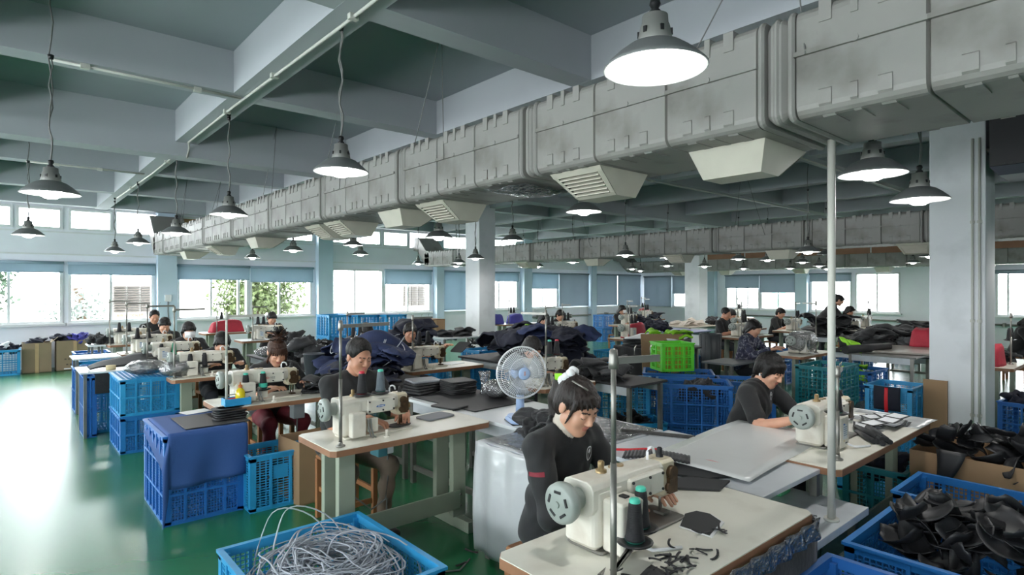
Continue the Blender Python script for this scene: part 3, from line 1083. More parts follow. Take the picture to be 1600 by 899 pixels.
def crate(label, x, y, z, rz, L, Wd, H, mat, pitch=(.026, .026), ribs=(4, 2), bar=.006, cat='crate', group=None, name='plastic_crate', plate=None, lid=False, rim=.028):
    key = (L, Wd, H, mat.name, pitch, ribs, bar, plate, lid)
    t = thing(name, label, cat, (x, y, z), rz, group)
    if key not in CRATE_ME:
        f = MB()
        e = rim
        a, b = L / 2, Wd / 2
        # rim, corner posts, base ring
        for s in (-1, 1):
            y0, y1 = sorted((s * b, s * (b - .02)))
            f.box(-a, y0, H - .045, a, y1, H)
            f.box(-a - .008, min(s * b, s * (b + .01)), H - .014, a + .008, max(s * b, s * (b + .01)), H)
            f.box(-a, y0, 0, a, y1, .03)
            x0, x1 = sorted((s * a, s * (a - .02)))
            f.box(x0, -b + .02, H - .0452, x1, b - .02, H - .0002)
            f.box(min(s * a, s * (a + .01)), -b, H - .0142, max(s * a, s * (a + .01)), b, H - .0002)
            f.box(x0, -b + .02, .0002, x1, b - .02, .0302)
            for q in (-1, 1):
                x0, x1 = sorted((s * a, s * (a - .045)))
                y0, y1 = sorted((q * b, q * (b - .045)))
                f.box(x0, y0, .01, x1, y1, H - .02)
        rb = MB()
        nv, nh = ribs
        for s in (-1, 1):
            for i in range(1, nv):
                xx = -a + L * i / nv
                y0, y1 = sorted((s * (b - .012), s * (b + .006)))
                rb.box(xx - .009, y0, .02, xx + .009, y1, H - .02)
            m = max(2, round(nv * Wd / L))
            for i in range(1, m):
                yy = -b + Wd * i / m
                x0, x1 = sorted((s * (a - .012), s * (a + .006)))
                rb.box(x0, yy - .009, .02, x1, yy + .009, H - .02)
            for j in range(1, nh):
                zz = H * j / nh
                y0, y1 = sorted((s * (b - .012), s * (b + .005)))
                rb.box(-a + .02, y0, zz - .009, a - .02, y1, zz + .009)
                x0, x1 = sorted((s * (a - .012), s * (a + .005)))
                rb.box(x0, -b + .02, zz - .009, x1, b - .02, zz + .009)
        pl = lattice(L - .06, H - .07, pitch[0], pitch[1], bar, .005, mat, 'side_panel', plate)
        pw = lattice(Wd - .06, H - .07, pitch[0], pitch[1], bar, .005, mat, 'end_panel', plate)
        fl = lattice(L - .04, Wd - .04, .04, .04, .012, .006, mat, 'floor_panel')
        CRATE_ME[key] = (f.mesh('frame', mat), rb.mesh('rib', mat), pl, pw, fl)
    fm, rm, pl, pw, fl = CRATE_ME[key]
    put('frame', fm, t)
    put('rib', rm, t)
    for s in (-1, 1):
        put('side_panel', pl, t, (-L / 2 + .03, s * (Wd / 2 - .008), .03))
        put('end_panel', pw, t, (s * (L / 2 - .008), -Wd / 2 + .03, .03), (0, 0, PI / 2))
    put('floor_panel', fl, t, (-L / 2 + .02, -Wd / 2 + .02, .012), (-PI / 2, 0, 0))
    if lid:
        put('lid_panel', fl, t, (-L / 2 + .02, -Wd / 2 + .02, H - .005), (-PI / 2, 0, 0))
    return t


def carton(label, x, y, rz, L, Wd, H, mat=None, flaps=True, group=None, z=0.0, closed=False, print_=False):
    mat = mat or m_card
    t = thing('cardboard_carton', label, 'carton', (x, y, z), rz, group)
    mb = MB()
    a, b, w = L / 2, Wd / 2, .007
    mb.box(-a, -b, 0, a, -b + w, H).box(-a, b - w, 0, a, b, H).box(-a, -b + w, 0, -a + w, b - w, H).box(a - w, -b + w, 0, a, b - w, H)
    mb.box(-a, -b, 0, a, b, .01)
    if closed:
        mb.box(-a, -b, H - .01, a, b, H)
    mb.build('body', mat, t)
    if flaps and not closed:
        # flaps folded down outside along the front, standing at the back
        MB().box(-a, -b - .008, H - Wd * .42, a, -b - .002, H).build('flap', mat, t)
        MB().add([(a, -b, H), (a, b, H), (a + .1, b, H + .1), (a + .1, -b, H + .1), (a + .006, -b, H), (a + .006, b, H), (a + .106, b, H + .1), (a + .106, -b, H + .1)],
                 [(0, 1, 2, 3), (7, 6, 5, 4), (0, 4, 5, 1), (1, 5, 6, 2), (2, 6, 7, 3), (3, 7, 4, 0)]).build('flap', mat, t)
    MB().box(-.03, -b - .0095, 0, .03, -b - .0005, H * .98).build('tape', m_tape, t)
    if print_:
        mp = M('carton_print', C(96, 84, 70), .8)
        for r_, n in ((.36, 8), (.27, 3), (.18, 7)):
            for k in range(n):
                MB().box(-.18 + k * .06 + (8 - n) * .03, -b - .0012, H * r_, -.18 + k * .06 + .036 + (8 - n) * .03, -b - .0002, H * r_ + .03).build('print_mark', mp, t)
        MB().box(-a * .6, -b - .0012, .03, -a * .6 + .12, -b - .0002, .05).build('sticker', m_white_p, t)
    return t


def sew_table(label, x0, x1, y0, y1, z=.76, top=None, edge=None, worn=False, group='sewing tables', legs=True, thick=.04, footlen=None):
    t = thing('sewing_table', label, 'table', ((x0 + x1) / 2, (y0 + y1) / 2, 0), 0, group)
    a, b = (x1 - x0) / 2, (y1 - y0) / 2
    c = .03

    def poly(q):
        return [(-a - q + c, -b - q), (a + q - c, -b - q), (a + q, -b - q + c), (a + q, b + q - c), (a + q - c, b + q), (-a - q + c, b + q), (-a - q, b + q - c), (-a - q, -b - q + c)]
    MB().prism(poly(0), z - thick, z - .004).build('edge_band', edge or m_edge, t)
    MB().prism(poly(-.002), z - .0041, z).build('table_top', top or m_top, t)
    if legs:
        for s in (-1, 1):
            xx = s * (a - .17)
            MB().box(xx - .055, -.03 - b * .3, .08, xx + .055, .02 - b * .3, z - thick).build('leg', m_leg, t, bevel=.004)
            MB().box(xx - .055, b * .45 - .02, .08, xx + .055, b * .45 + .03, z - thick).build('leg', m_leg, t, bevel=.004)
            MB().box(xx - .03, -b * .95, 0.0, xx + .03, b * .95, .08).build('foot', m_leg, t, bevel=.004)
        MB().box(-a + .17, -b * .3 - .045, .14, a - .17, -b * .3 - .03, .27).build('stretcher', m_leg, t, bevel=.003)
        for s in (-1, 1):
            for zz in (.16, .24):
                MB().cyl((s * (a - .17), -b * .3 - .05, zz), (s * (a - .17), -b * .3 - .043, zz), .009, n=8).build('bolt', m_steel, t)
    return t


def machine(name, label, loc, kind='a', rz=0.0):
    """industrial sewing machine: handwheel at -x, needle at +x, operator on +y"""
    t = thing('sewing_machine', label, 'sewing machine', loc, rz, 'sewing machines')
    cream = m_cream
    # bed flush with the table
    MB().rbox(-.27, -.09, 0, .27, .09, .012, .02).build('bed', m_steel if kind != 'b' else cream, t)
    # column with rounded shoulders
    MB().rbox(-.29, -.075, .012, -.12, .085, .235, .03, 4).build('column', cream, t)
    # arm: tapering towards the head
    arm = MB()
    prof = [(-.30, .135, .262, .075), (-.1, .14, .262, .07), (.05, .145, .258, .062), (.14, .15, .252, .055), (.165, .155, .245, .05)]
    vs, fs, K = [], [], 12
    for x, z0, z1, w in prof:
        cz, hz = (z0 + z1) / 2, (z1 - z0) / 2
        for k in range(K):
            a = 2 * PI * (k + .5) / K
            cx = abs(math.cos(a)) ** .45 * math.copysign(1, math.cos(a))
            sz = abs(math.sin(a)) ** .45 * math.copysign(1, math.sin(a))
            vs.append((x, w * cx, cz + hz * sz))
    for i in range(len(prof) - 1):
        for k in range(K):
            fs.append((i * K + k, i * K + (k + 1) % K, (i + 1) * K + (k + 1) % K, (i + 1) * K + k)[::-1])
    fs += [tuple(range(K)), tuple((len(prof) - 1) * K + k for k in range(K - 1, -1, -1))]
    arm.add(vs, fs, False)
    arm = arm.build('arm', cream, t, bevel=.004)
    # raised cover on the back of the arm with screws
    cov = MB().rbox(-.1, -.085, .145, .12, -.055, .235, .012).build('back_cover', m_cream, t)
    for x, z in ((-.085, .16), (-.085, .222), (.02, .222), (.105, .16), (.105, .222), (.02, .16)):
        MB().cyl((x, -.09, z), (x, -.083, z), .006, n=8).build('screw', m_black, cov)
    # head with the oily works
    hd = MB().rbox(.15, -.052, .10, .245, .055, .25, .02, 3).build('head', m_cream2, t)
    MB().cyl((.2, -.055, .2), (.2, -.075, .2), .028, n=14).build('crank_disc', m_oil, hd)
    MB().cyl((.185, -.054, .14), (.185, -.07, .14), .02, n=12).build('crank_disc', m_oil, hd)
    MB().box(.18, -.068, .115, .235, -.05, .185).build('linkage', m_oil, hd)
    MB().box(.245, -.04, .12, .258, .035, .225).build('face_plate', m_oil, hd)
    MB().cyl((.255, -.02, .15), (.275, -.02, .15), .018, n=12).build('tension_disc', m_brass, hd)
    MB().cyl((.255, .02, .19), (.27, .02, .19), .014, n=12).build('tension_disc', m_brass, hd)
    ft = MB().cyl((.2, -.005, .03), (.2, -.005, .12), .006, n=8).cyl((.225, .01, .03), (.225, .01, .12), .007, n=8)
    ft.box(.19, -.03, .014, .235, .02, .024).cyl((.2, -.005, .012), (.2, -.005, .04), .003, n=6)
    ft.build('presser_foot', m_oil if kind == 'b' else m_steel, t)
    # top fittings
    MB().tube([(.12, 0, .25), (.12, 0, .285), (.128, 0, .298), (.145, 0, .3), (.16, 0, .292), (.168, 0, .27)], .006).build('thread_guide', m_white_p, t)
    MB().lathe([(.016, .248), (.016, .262), (.011, .265), (.012, .285), (.007, .29), (0, .29)], (.205, 0, 0), 10).build('pressure_knob', m_black, t)
    MB().lathe([(.022, .26), (.022, .272), (.012, .275), (.013, .3), (.009, .305), (0, .305)], (-.17, .0, 0), 12).build('oil_cap', m_brass, t)
    for x in (-.09, -.05):
        MB().cyl((x, .01, .258), (x, .01, .266), .018, n=12).build('oil_plug', m_brass, t)
    # handwheel
    hw = MB().lathe([(0, -.405), (.02, -.407), (.06, -.4), (.071, -.395), (.074, -.375), (.07, -.358), (.05, -.352), (.04, -.352), (.04, -.30)], (0, 0, .195), 28, 'x').build('handwheel', m_wheel, t)
    for k in range(5):
        a = 2 * PI * k / 5 + .3
        MB().cbox(0, 0, 0, .004, .03, .009, T(-.404, .042 * math.cos(a), .195 + .042 * math.sin(a)) @ RX(a + PI / 2)).build('slot', m_black, hw)
    MB().cyl((-.413, 0, .195), (-.404, 0, .195), .012, n=12).build('hub', m_wheel, hw)
    if kind in 'ac':
        b = MB().rbox(-.25, -.165, .012, -.115, -.07, .2, .014, 3).build('motor_box', m_cream, t, bevel=.003)
        lab = M('rating_label', C(206, 212, 216), .5)
        MB().box(-.21, -.1662, .065, -.15, -.1652, .15).build('rating_label', lab, b)
        for k in range(5):
            MB().box(-.205, -.1668, .085 + k * .012, -.155 - .008 * (k % 2), -.1661, .089 + k * .012).build('print_line', M('label_print', C(120, 140, 160), .6), b)
        MB().box(-.207, -.1668, .148, -.185, -.1661, .156).build('print_line', M('label_print_blue', C(60, 110, 170), .6), b)
        MB().add([(-.205, -.1664, .052), (-.192, -.1664, .052), (-.1985, -.1664, .064)], [(0, 1, 2)]).build('warning_mark', M('warning_yellow', C(220, 200, 60), .5), b)
        MB().box(-.18, -.1668, .036, -.15, -.1661, .044).build('print_line', M('label_print_dark', C(70, 72, 76), .6), b)
        MB().box(-.19, -.13, .2, -.165, -.1, .206).build('rocker_switch', m_black, b)
        MB().rbox(-.1, -.115, .03, -.06, -.075, .105, .006).build('side_box', m_cream2, t)
        MB().tube([(-.14, -.16, .03), (-.11, -.19, .012), (-.06, -.21, .007), (0, -.24, .007)], .007).build('cable', m_white_p, t)
    else:
        b = MB().rbox(-.24, -.135, .012, -.135, -.07, .17, .012, 3).build('motor_box', cream, t, bevel=.003)
        MB().rbox(-.11, -.11, .03, -.03, -.075, .12, .008).build('side_box', m_cream, t)
        for k in range(2):
            MB().tube([(-.115 + .02 * k, -.12, .12), (-.115 + .02 * k, -.13, .06), (-.105 + .02 * k, -.14, .012), (-.09 + .02 * k, -.15, -.0)], .006).build('cable', m_wire, t)
        MB().cyl((-.01, -.19, .0), (-.01, -.19, .05), .011, n=10).cyl((-.01, -.19, .0), (-.01, -.19, .012), .022, n=10).build('bobbin_winder', m_cream, t)
    return t


def spool(label, x, y, z, mat, cap, cap_low=False, s=1.0, group='thread cones'):
    t = thing('thread_spool', label, 'thread spool', (x, y, z), 0, group)
    pf = [(.034, .004), (.035, .012), (.031, .02), (.022, .125), (.019, .132)]
    MB().lathe([(r_ * s, h * s) for r_, h in pf], n=18, closed=True).build('thread_cone', mat, t)
    MB().lathe([(.019 * s, .13 * s), (.019 * s, .142 * s), (.014 * s, .147 * s), (0, .147 * s)], n=14).build('cone_top', cap, t)
    MB().lathe([(.0, 0), (.03 * s, 0), (.033 * s, .006 * s), (.035 * s, .05 * s if cap_low else .006 * s)], n=18).build('cone_base', cap, t)
    return t


def thread_stand(label, x, y, z, h, arm, trays=(), n=10, mat=None, rz=0.0, base=True):
    """arm: (dx, dy) reach of the top bar; trays: list of (dx, dy, dz)"""
    mat = mat or m_steel
    t = thing('thread_stand', label, 'thread stand', (x, y, z), rz, 'thread stands')
    MB().cyl((0, 0, 0), (0, 0, h * .55), .0105, n=12).cyl((0, 0, h * .55), (0, 0, h), .0085, n=12).build('pole', mat, t)
    if base:
        MB().lathe([(0, 0), (.028, 0), (.028, .008), (.014, .014), (.012, .03)], n=14).build('base', mat, t)
    MB().lathe([(.0, h + .025), (.012, h + .02), (.014, h), (.016, h - .02), (.016, h - .04), (.0, h - .04)], n=12).build('top_clamp', mat, t)
    d = Vector((arm[0], arm[1], 0))
    a = math.atan2(arm[1], arm[0])
    b = MB().cbox(0, 0, 0, d.length, .012, .022, T(d.x / 2, d.y / 2, h - .015) @ RZ(a)).build('top_bar', mat, t)
    for q in (.45, .8):
        MB().tube([(d.x * q, d.y * q, h), (d.x * q, d.y * q, h + .02), (d.x * q + .01, d.y * q, h + .03)], .002, 5).build('thread_eye', mat, b)
    for dx, dy, dz in trays:
        k = MB().lathe([(0, -.012), (.045, -.012), (.062, -.004), (.064, 0), (.05, 0), (0, -.003)], (dx, dy, dz), 20).build('spool_tray', m_black, t)
        L = math.hypot(dx, dy)
        MB().cbox(0, 0, 0, L, .014, .006, T(dx / 2, dy / 2, dz - .015) @ RZ(math.atan2(dy, dx))).build('tray_arm', mat, t)
    return t


def stool(label, x, y, h=.45, rz=0.0, w=.34):
    t = thing('wooden_stool', label, 'stool', (x, y, 0), rz, 'stools')
    MB().rbox(-w / 2, -w / 2, h - .03, w / 2, w / 2, h, .02).build('seat', m_wood, t)
    for sx in (-1, 1):
        for sy in (-1, 1):
            a, b = sx * (w / 2 - .03), sy * (w / 2 - .03)
            MB().cbox(0, 0, (h - .03) / 2, .038, .038, h - .03, T(a * 1.08, b * 1.08, 0)).build('leg', m_wood, t, bevel=.004)
    for s in (-1, 1):
        MB().box(-w / 2 + .03, s * (w / 2 - .025) - .01, .12, w / 2 - .03, s * (w / 2 - .025) + .01, .155).build('stretcher', m_wood, t)
        MB().box(s * (w / 2 - .025) - .01, -w / 2 + .03, .2, s * (w / 2 - .025) + .01, w / 2 - .03, .235).build('stretcher', m_wood, t)
    return t


def lettering(text, size, mat, parent, loc, rot=(PI / 2, 0, 0), name='lettering'):
    cu = bpy.data.curves.new(name, 'FONT')
    cu.body = text
    cu.size = size
    cu.extrude = .0006
    o = bpy.data.objects.new(name + '_curve', cu)
    COL.objects.link(o)
    bpy.context.view_layer.update()
    me = bpy.data.meshes.new_from_object(o.evaluated_get(bpy.context.evaluated_depsgraph_get()))
    bpy.data.objects.remove(o)
    me.materials.clear()
    me.materials.append(mat)
    return put(name, me, parent, loc, rot)


# ---------------------------------------------------------------- cloth pieces
def piece_mesh(kind, seed, mat, name):
    rr = random.Random(seed)
    mb = MB()
    if kind == 'curl':          # stiff coated cut-out, bent like a shell
        L, w, bend, tw = rr.uniform(.22, .32), rr.uniform(.1, .15), rr.uniform(1.6, 3.6) * rr.choice((-1, 1)), rr.uniform(-.35, .35)

        def fn(u, v):
            s = (u - .5) * L
            wid = w * (1 - .5 * (u - .2) ** 2) * (1 - (abs(u - .5) * 2) ** 8 * .35)
            q = (v - .5) * wid + .02 * math.sin(u * 3)
            a = s * bend * 2.2
            rad = 1 / (bend * 2.2)
            x, z = rad * math.sin(a), rad * (1 - math.cos(a))
            return (x, q * math.cos(tw * u), z + q * math.sin(tw * u) + .006 * math.cos(v * 6))
        mb.sheet(fn, 11, 4, .004)
    elif kind == 'fold':        # soft folded fabric panel
        L, w = rr.uniform(.3, .46), rr.uniform(.2, .3)
        p1, p2, p3 = rr.uniform(0, 6), rr.uniform(0, 6), rr.uniform(0, 6)

        def fn(u, v):
            x, y = (u - .5) * L * (1 - .25 * (v - .5) ** 2), (v - .5) * w * (1 + .15 * math.sin(u * 5 + p1))
            return (x, y, .014 * math.sin(u * 9 + p2) + .012 * math.sin(v * 7 + p3) + .02 * math.cos(u * 4 + v * 3 + p1) - .35 * (abs(u - .5) ** 3 + abs(v - .5) ** 3) * .5)
        mb.sheet(fn, 9, 6, .018)
    elif kind == 'bag':         # rounded backpack panel with padded rim
        L, w = .46, .34
        p1 = rr.uniform(0, 6)

        def fn(u, v):
            a, b = (u - .5) * 2, (v - .5) * 2
            # square to squircle
            x = a * math.sqrt(max(0, 1 - b * b / 2.6))
            y = b * math.sqrt(max(0, 1 - a * a / 2.6))
            r_ = min(1, math.hypot(x, y))
            return (x * L / 2, y * w / 2, .016 * (1 - r_ ** 4) + .018 * math.sin(x * 3 + p1) + .014 * math.sin(y * 4 + p1 * 2) + .009 * math.sin(x * 9 + y * 6 + p1) + .007 * math.sin(y * 11 - x * 5 + p1 * 3) - .06 * x * x)
        mb.sheet(fn, 16, 12, .014)
    elif kind == 'strip':
        L = rr.uniform(.04, .075)
        p1 = rr.uniform(-1, 1)

        def fn(u, v):
            return ((u - .5) * L, (v - .5) * .009 + .012 * p1 * (u - .5) ** 2 * 4, .004 + .012 * abs(p1) * u * u)
        mb.sheet(fn, 5, 1, .003)
    elif kind == 'scrap':       # crumpled ball of cut-offs
        p = [rr.uniform(0, 6) for _ in range(6)]

        def fn(u, v):
            a, b = u * 2 * PI, (v - .5) * PI
            r_ = .1 * (1 + .3 * math.sin(3 * a + p[0]) * math.cos(2 * b + p[1]) + .22 * math.sin(5 * b + p[2]) + .2 * math.sin(4 * a + 3 * b + p[3]))
            return (r_ * math.cos(b) * math.cos(a) * 1.3, r_ * math.cos(b) * math.sin(a), r_ * math.sin(b) * .7)
        mb.sheet(fn, 14, 9, .004)
    elif kind == 'tuft':        # bundle of short webbing ends
        for k in range(16):
            a, e = rr.uniform(0, 2 * PI), rr.uniform(.1, 1.3)
            d = Vector((math.cos(a) * math.cos(e), math.sin(a) * math.cos(e), math.sin(e)))
            L = rr.uniform(.07, .13)
            mb.tube([(0, 0, 0), d * L * .5, d * L + Vector((0, 0, -.01))], .012, 5, .6)
    return mb.mesh(name, mat)


VAR = {}


def variants(kind, mat, name, n=5):
    k = (kind, mat.name)
    if k not in VAR:
        VAR[k] = [piece_mesh(kind, i * 13 + 3, mat, name) for i in range(n)]
    return VAR[k]


def pile(label, cat, group, name, kind, mat, cx, cy, z, rx, ry, n, rise=.012, tilt=.25, scale=1.0, seed=1, dome=0.0, rz=0.0, yaw=PI, zones=None):
    rr = random.Random(seed)
    vs = variants(kind, mat, name)
    for i in range(n):
        a, q = rr.uniform(0, 2 * PI), math.sqrt(rr.random())
        u, v = q * math.cos(a) * rx, q * math.sin(a) * ry
        x = cx + u * math.cos(rz) - v * math.sin(rz)
        y = cy + u * math.sin(rz) + v * math.cos(rz)
        zz = z + i * rise + dome * (1 - q * q)
        s = scale * rr.uniform(.85, 1.15)
        o = put(name, rr.choice(vs), None, (x, y, zz), (rr.uniform(-tilt, tilt), rr.uniform(-tilt, tilt), rz + rr.uniform(-yaw, yaw)), scale=(s, s, s))
        lb = label
        if zones:
            k = min(len(zones) - 1, int((u / rx + 1) / 2 * len(zones)))
            lb = label + ', ' + ('on top ' if i >= n * .6 else 'lower down ') + zones[k]
        tag(o, lb, cat, group)


def board(name, label, cat, x, y, z, L, w, th, mat, rz=0.0, r=.03, group=None):
    mb = MB().rbox(-L / 2, -w / 2, 0, L / 2, w / 2, th, r, 4)
    return tag(mb.build(name, mat, None, (x, y, z), rz), label, cat, group)


def film_bag(label, x, y, z, rx, ry, h, seed, rz=0.0):
    """clear plastic bag packed with dark fabric"""
    rr = random.Random(seed)
    p = [rr.uniform(0, 6) for _ in range(6)]
    t = thing('plastic_bag', label, 'bag', (x, y, z), rz, 'plastic bags of fabric')

    def blob(k, wob):
        def fn(u, v):
            a, b = u * 2 * PI, (v - .5) * PI
            w = 1 + wob * (math.sin(3 * a + p[0]) * math.cos(3 * b + p[1]) + .7 * math.sin(5 * a + p[2] + 2 * b) + .5 * math.sin(9 * a + 5 * b + p[3]))
            cc = abs(math.cos(b)) ** .7
            return (rx * k * cc * math.cos(a) * w, ry * k * cc * math.sin(a) * w, h * k * .5 * (1 + math.sin(b)) * (1 + .4 * wob * math.sin(4 * a + p[4])) + .004)
        return fn
    MB().sheet(blob(.93, .05), 24, 12, .003).build('contents', m_bfab, t)
    MB().sheet(blob(1.0, .07), 30, 14, .002).build('film', m_film, t)
    return t

# ================================================================ PEOPLE (one continuous body surface each)
class Field:
    """signed distance field on a graded grid, meshed with surface nets"""

    def __init__(self, xs, ys, zs):
        self.ax = (xs, ys, zs)
        self.f = np.full((len(xs), len(ys), len(zs)), 1.0, np.float32)
        self.l = np.zeros(self.f.shape, np.int8)

    def _sub(self, lo, hi):
        sl = []
        for a, l, h in zip(self.ax, lo, hi):
            i, j = np.searchsorted(a, l), np.searchsorted(a, h)
            sl.append(slice(max(0, i - 1), min(len(a), j + 1)))
        g = [a[s] for a, s in zip(self.ax, sl)]
        return tuple(sl), g

    def _mix(self, sl, d, k, lab, sub=False):
        f = self.f[sl]
        if sub:
            d = -d
            h = np.clip(.5 - .5 * (d - f) / k, 0, 1)
            self.f[sl] = d + (f - d) * h + k * h * (1 - h)
            return
        h = np.clip(.5 + .5 * (f - d) / k, 0, 1)
        if lab is not None:
            L = self.l[sl]
            L[d < f] = lab
            self.l[sl] = L
        self.f[sl] = f + (d - f) * h - k * h * (1 - h)

    def cone(self, a, b, r0, r1, lab, k=.015, sub=False):
        a, b = np.array(a, float), np.array(b, float)
        m = max(r0, r1) + k + .02
        sl, g = self._sub(np.minimum(a, b) - m, np.maximum(a, b) + m)
        X, Y, Z = np.meshgrid(*g, indexing='ij', sparse=True)
        d = b - a
        dd = max(1e-9, d @ d)
        t = np.clip(((X - a[0]) * d[0] + (Y - a[1]) * d[1] + (Z - a[2]) * d[2]) / dd, 0, 1)
        q = np.sqrt((X - a[0] - t * d[0]) ** 2 + (Y - a[1] - t * d[1]) ** 2 + (Z - a[2] - t * d[2]) ** 2) - (r0 + (r1 - r0) * t)
        self._mix(sl, q.astype(np.float32), k, lab, sub)

    def ell(self, c, r, lab, k=.015, rot=None, sub=False):
        c, r = np.array(c, float), np.array(r, float)
        m = r.max() + k + .02
        sl, g = self._sub(c - m, c + m)
        X, Y, Z = np.meshgrid(*g, indexing='ij', sparse=True)
        P = [X - c[0], Y - c[1], Z - c[2]]
        if rot is not None:
            P = [rot[0][i] * P[0] + rot[1][i] * P[1] + rot[2][i] * P[2] for i in range(3)]
        k0 = np.sqrt((P[0] / r[0]) ** 2 + (P[1] / r[1]) ** 2 + (P[2] / r[2]) ** 2)
        k1 = np.sqrt((P[0] / r[0] ** 2) ** 2 + (P[1] / r[1] ** 2) ** 2 + (P[2] / r[2] ** 2) ** 2)
        q = k0 * (k0 - 1) / np.maximum(k1, 1e-6)
        self._mix(sl, q.astype(np.float32), k, lab, sub)

    def mesh(self):
        f = self.f
        s = f < 0
        c = [s[i:s.shape[0] - 1 + i, j:s.shape[1] - 1 + j, k:s.shape[2] - 1 + k] for i in (0, 1) for j in (0, 1) for k in (0, 1)]
        anyc = c[0].copy()
        allc = c[0].copy()
        for q in c[1:]:
            anyc |= q
            allc &= q
        act = anyc & ~allc
        I, J, K = np.nonzero(act)
        n = len(I)
        idx = np.full(act.shape, -1, np.int32)
        idx[I, J, K] = np.arange(n)
        acc = np.zeros((n, 3))
        cnt = np.zeros(n)
        xs, ys, zs = self.ax
        corners = [(i, j, k) for i in (0, 1) for j in (0, 1) for k in (0, 1)]
        val = {q: f[I + q[0], J + q[1], K + q[2]] for q in corners}
        for a in corners:
            for ax in range(3):
                if a[ax] == 0:
                    b = list(a)
                    b[ax] = 1
                    b = tuple(b)
                    va, vb = val[a], val[b]
                    m = (va < 0) != (vb < 0)
                    t = va[m] / (va[m] - vb[m])
                    pa = np.stack([xs[I[m] + a[0]], ys[J[m] + a[1]], zs[K[m] + a[2]]], 1)
                    pb = np.stack([xs[I[m] + b[0]], ys[J[m] + b[1]], zs[K[m] + b[2]]], 1)
                    acc[m] += pa + (pb - pa) * t[:, None]
                    cnt[m] += 1
        V = acc / cnt[:, None]
        # label of the deepest corner
        best = np.full(n, 9.0)
        lab = np.zeros(n, np.int8)
        for q in corners:
            v = val[q]
            m = v < best
            best[m] = v[m]
            lab[m] = self.l[I + q[0], J + q[1], K + q[2]][m]
        faces = []
        for ax in range(3):
            sh = [slice(1, -1)] * 3
            a = [slice(1, -1)] * 3
            b = [slice(1, -1)] * 3
            a[ax], b[ax] = slice(0, -1), slice(1, None)
            sa, sb = s[tuple(a)], s[tuple(b)]
            e = np.argwhere(sa != sb)
            off = np.array([1, 1, 1])
            off[ax] = 0
            e = e + off
            u, w = (ax + 1) % 3, (ax + 2) % 3
            q = []
            for du, dw in ((-1, -1), (0, -1), (0, 0), (-1, 0)):
                p = e.copy()
                p[:, u] += du
                p[:, w] += dw
                q.append(idx[p[:, 0], p[:, 1], p[:, 2]])
            q = np.stack(q, 1)
            pos = s[e[:, 0], e[:, 1], e[:, 2]]
            q[~pos] = q[~pos][:, ::-1]
            faces.append(q)
        F = np.concatenate(faces)
        F = F[(F >= 0).all(1)]
        return V, F, lab


def graded(lo, hi, coarse, zones):
    """axis with finer steps inside zones [(a, b, step)]"""
    out = [lo]
    while out[-1] < hi:
        x = out[-1]
        st = coarse
        for a, b, s in zones:
            if a - coarse < x < b:
                st = min(st, s)
        out.append(x + st)
    return np.array(out)


def np_mesh(name, V, F, mi, mats):
    me = bpy.data.meshes.new(name)
    me.vertices.add(len(V))
    me.vertices.foreach_set('co', np.asarray(V, np.float32).ravel())
    me.loops.add(F.size)
    me.loops.foreach_set('vertex_index', F.ravel().astype(np.int32))
    me.polygons.add(len(F))
    me.polygons.foreach_set('loop_start', np.arange(0, F.size, F.shape[1], dtype=np.int32))
    for m in mats:
        me.materials.append(m)
    me.update(calc_edges=True)
    me.polygons.foreach_set('material_index', mi.astype(np.int32))
    me.polygons.foreach_set('use_smooth', np.ones(len(F), bool))
    me.validate()
    me.update()
    return me


def rot_to(R3, p):
    return R3 @ np.array(p, float)


def head_rot(pitch, yaw, roll):
    m = (Matrix.Rotation(yaw, 3, 'Z') @ Matrix.Rotation(roll, 3, 'Y') @ Matrix.Rotation(-pitch, 3, 'X'))
    # forward is -y: positive pitch nods the face down
    m = (Matrix.Rotation(yaw, 3, 'Z') @ Matrix.Rotation(roll, 3, 'Y') @ Matrix.Rotation(pitch, 3, 'X'))
    return np.array(m)


def ik(s, h, L1, L2, pole):
    s, h, pole = np.array(s, float), np.array(h, float), np.array(pole, float)
    d = h - s
    D = np.linalg.norm(d)
    mx = (L1 + L2) * .995
    if D > mx:
        h = s + d / D * mx
        d = h - s
        D = mx
    a = (L1 * L1 - L2 * L2 + D * D) / (2 * D)
    hh = math.sqrt(max(0, L1 * L1 - a * a))
    u = d / D
    p = pole - (pole @ u) * u
    p /= np.linalg.norm(p)
    return s + u * a + p * hh, h


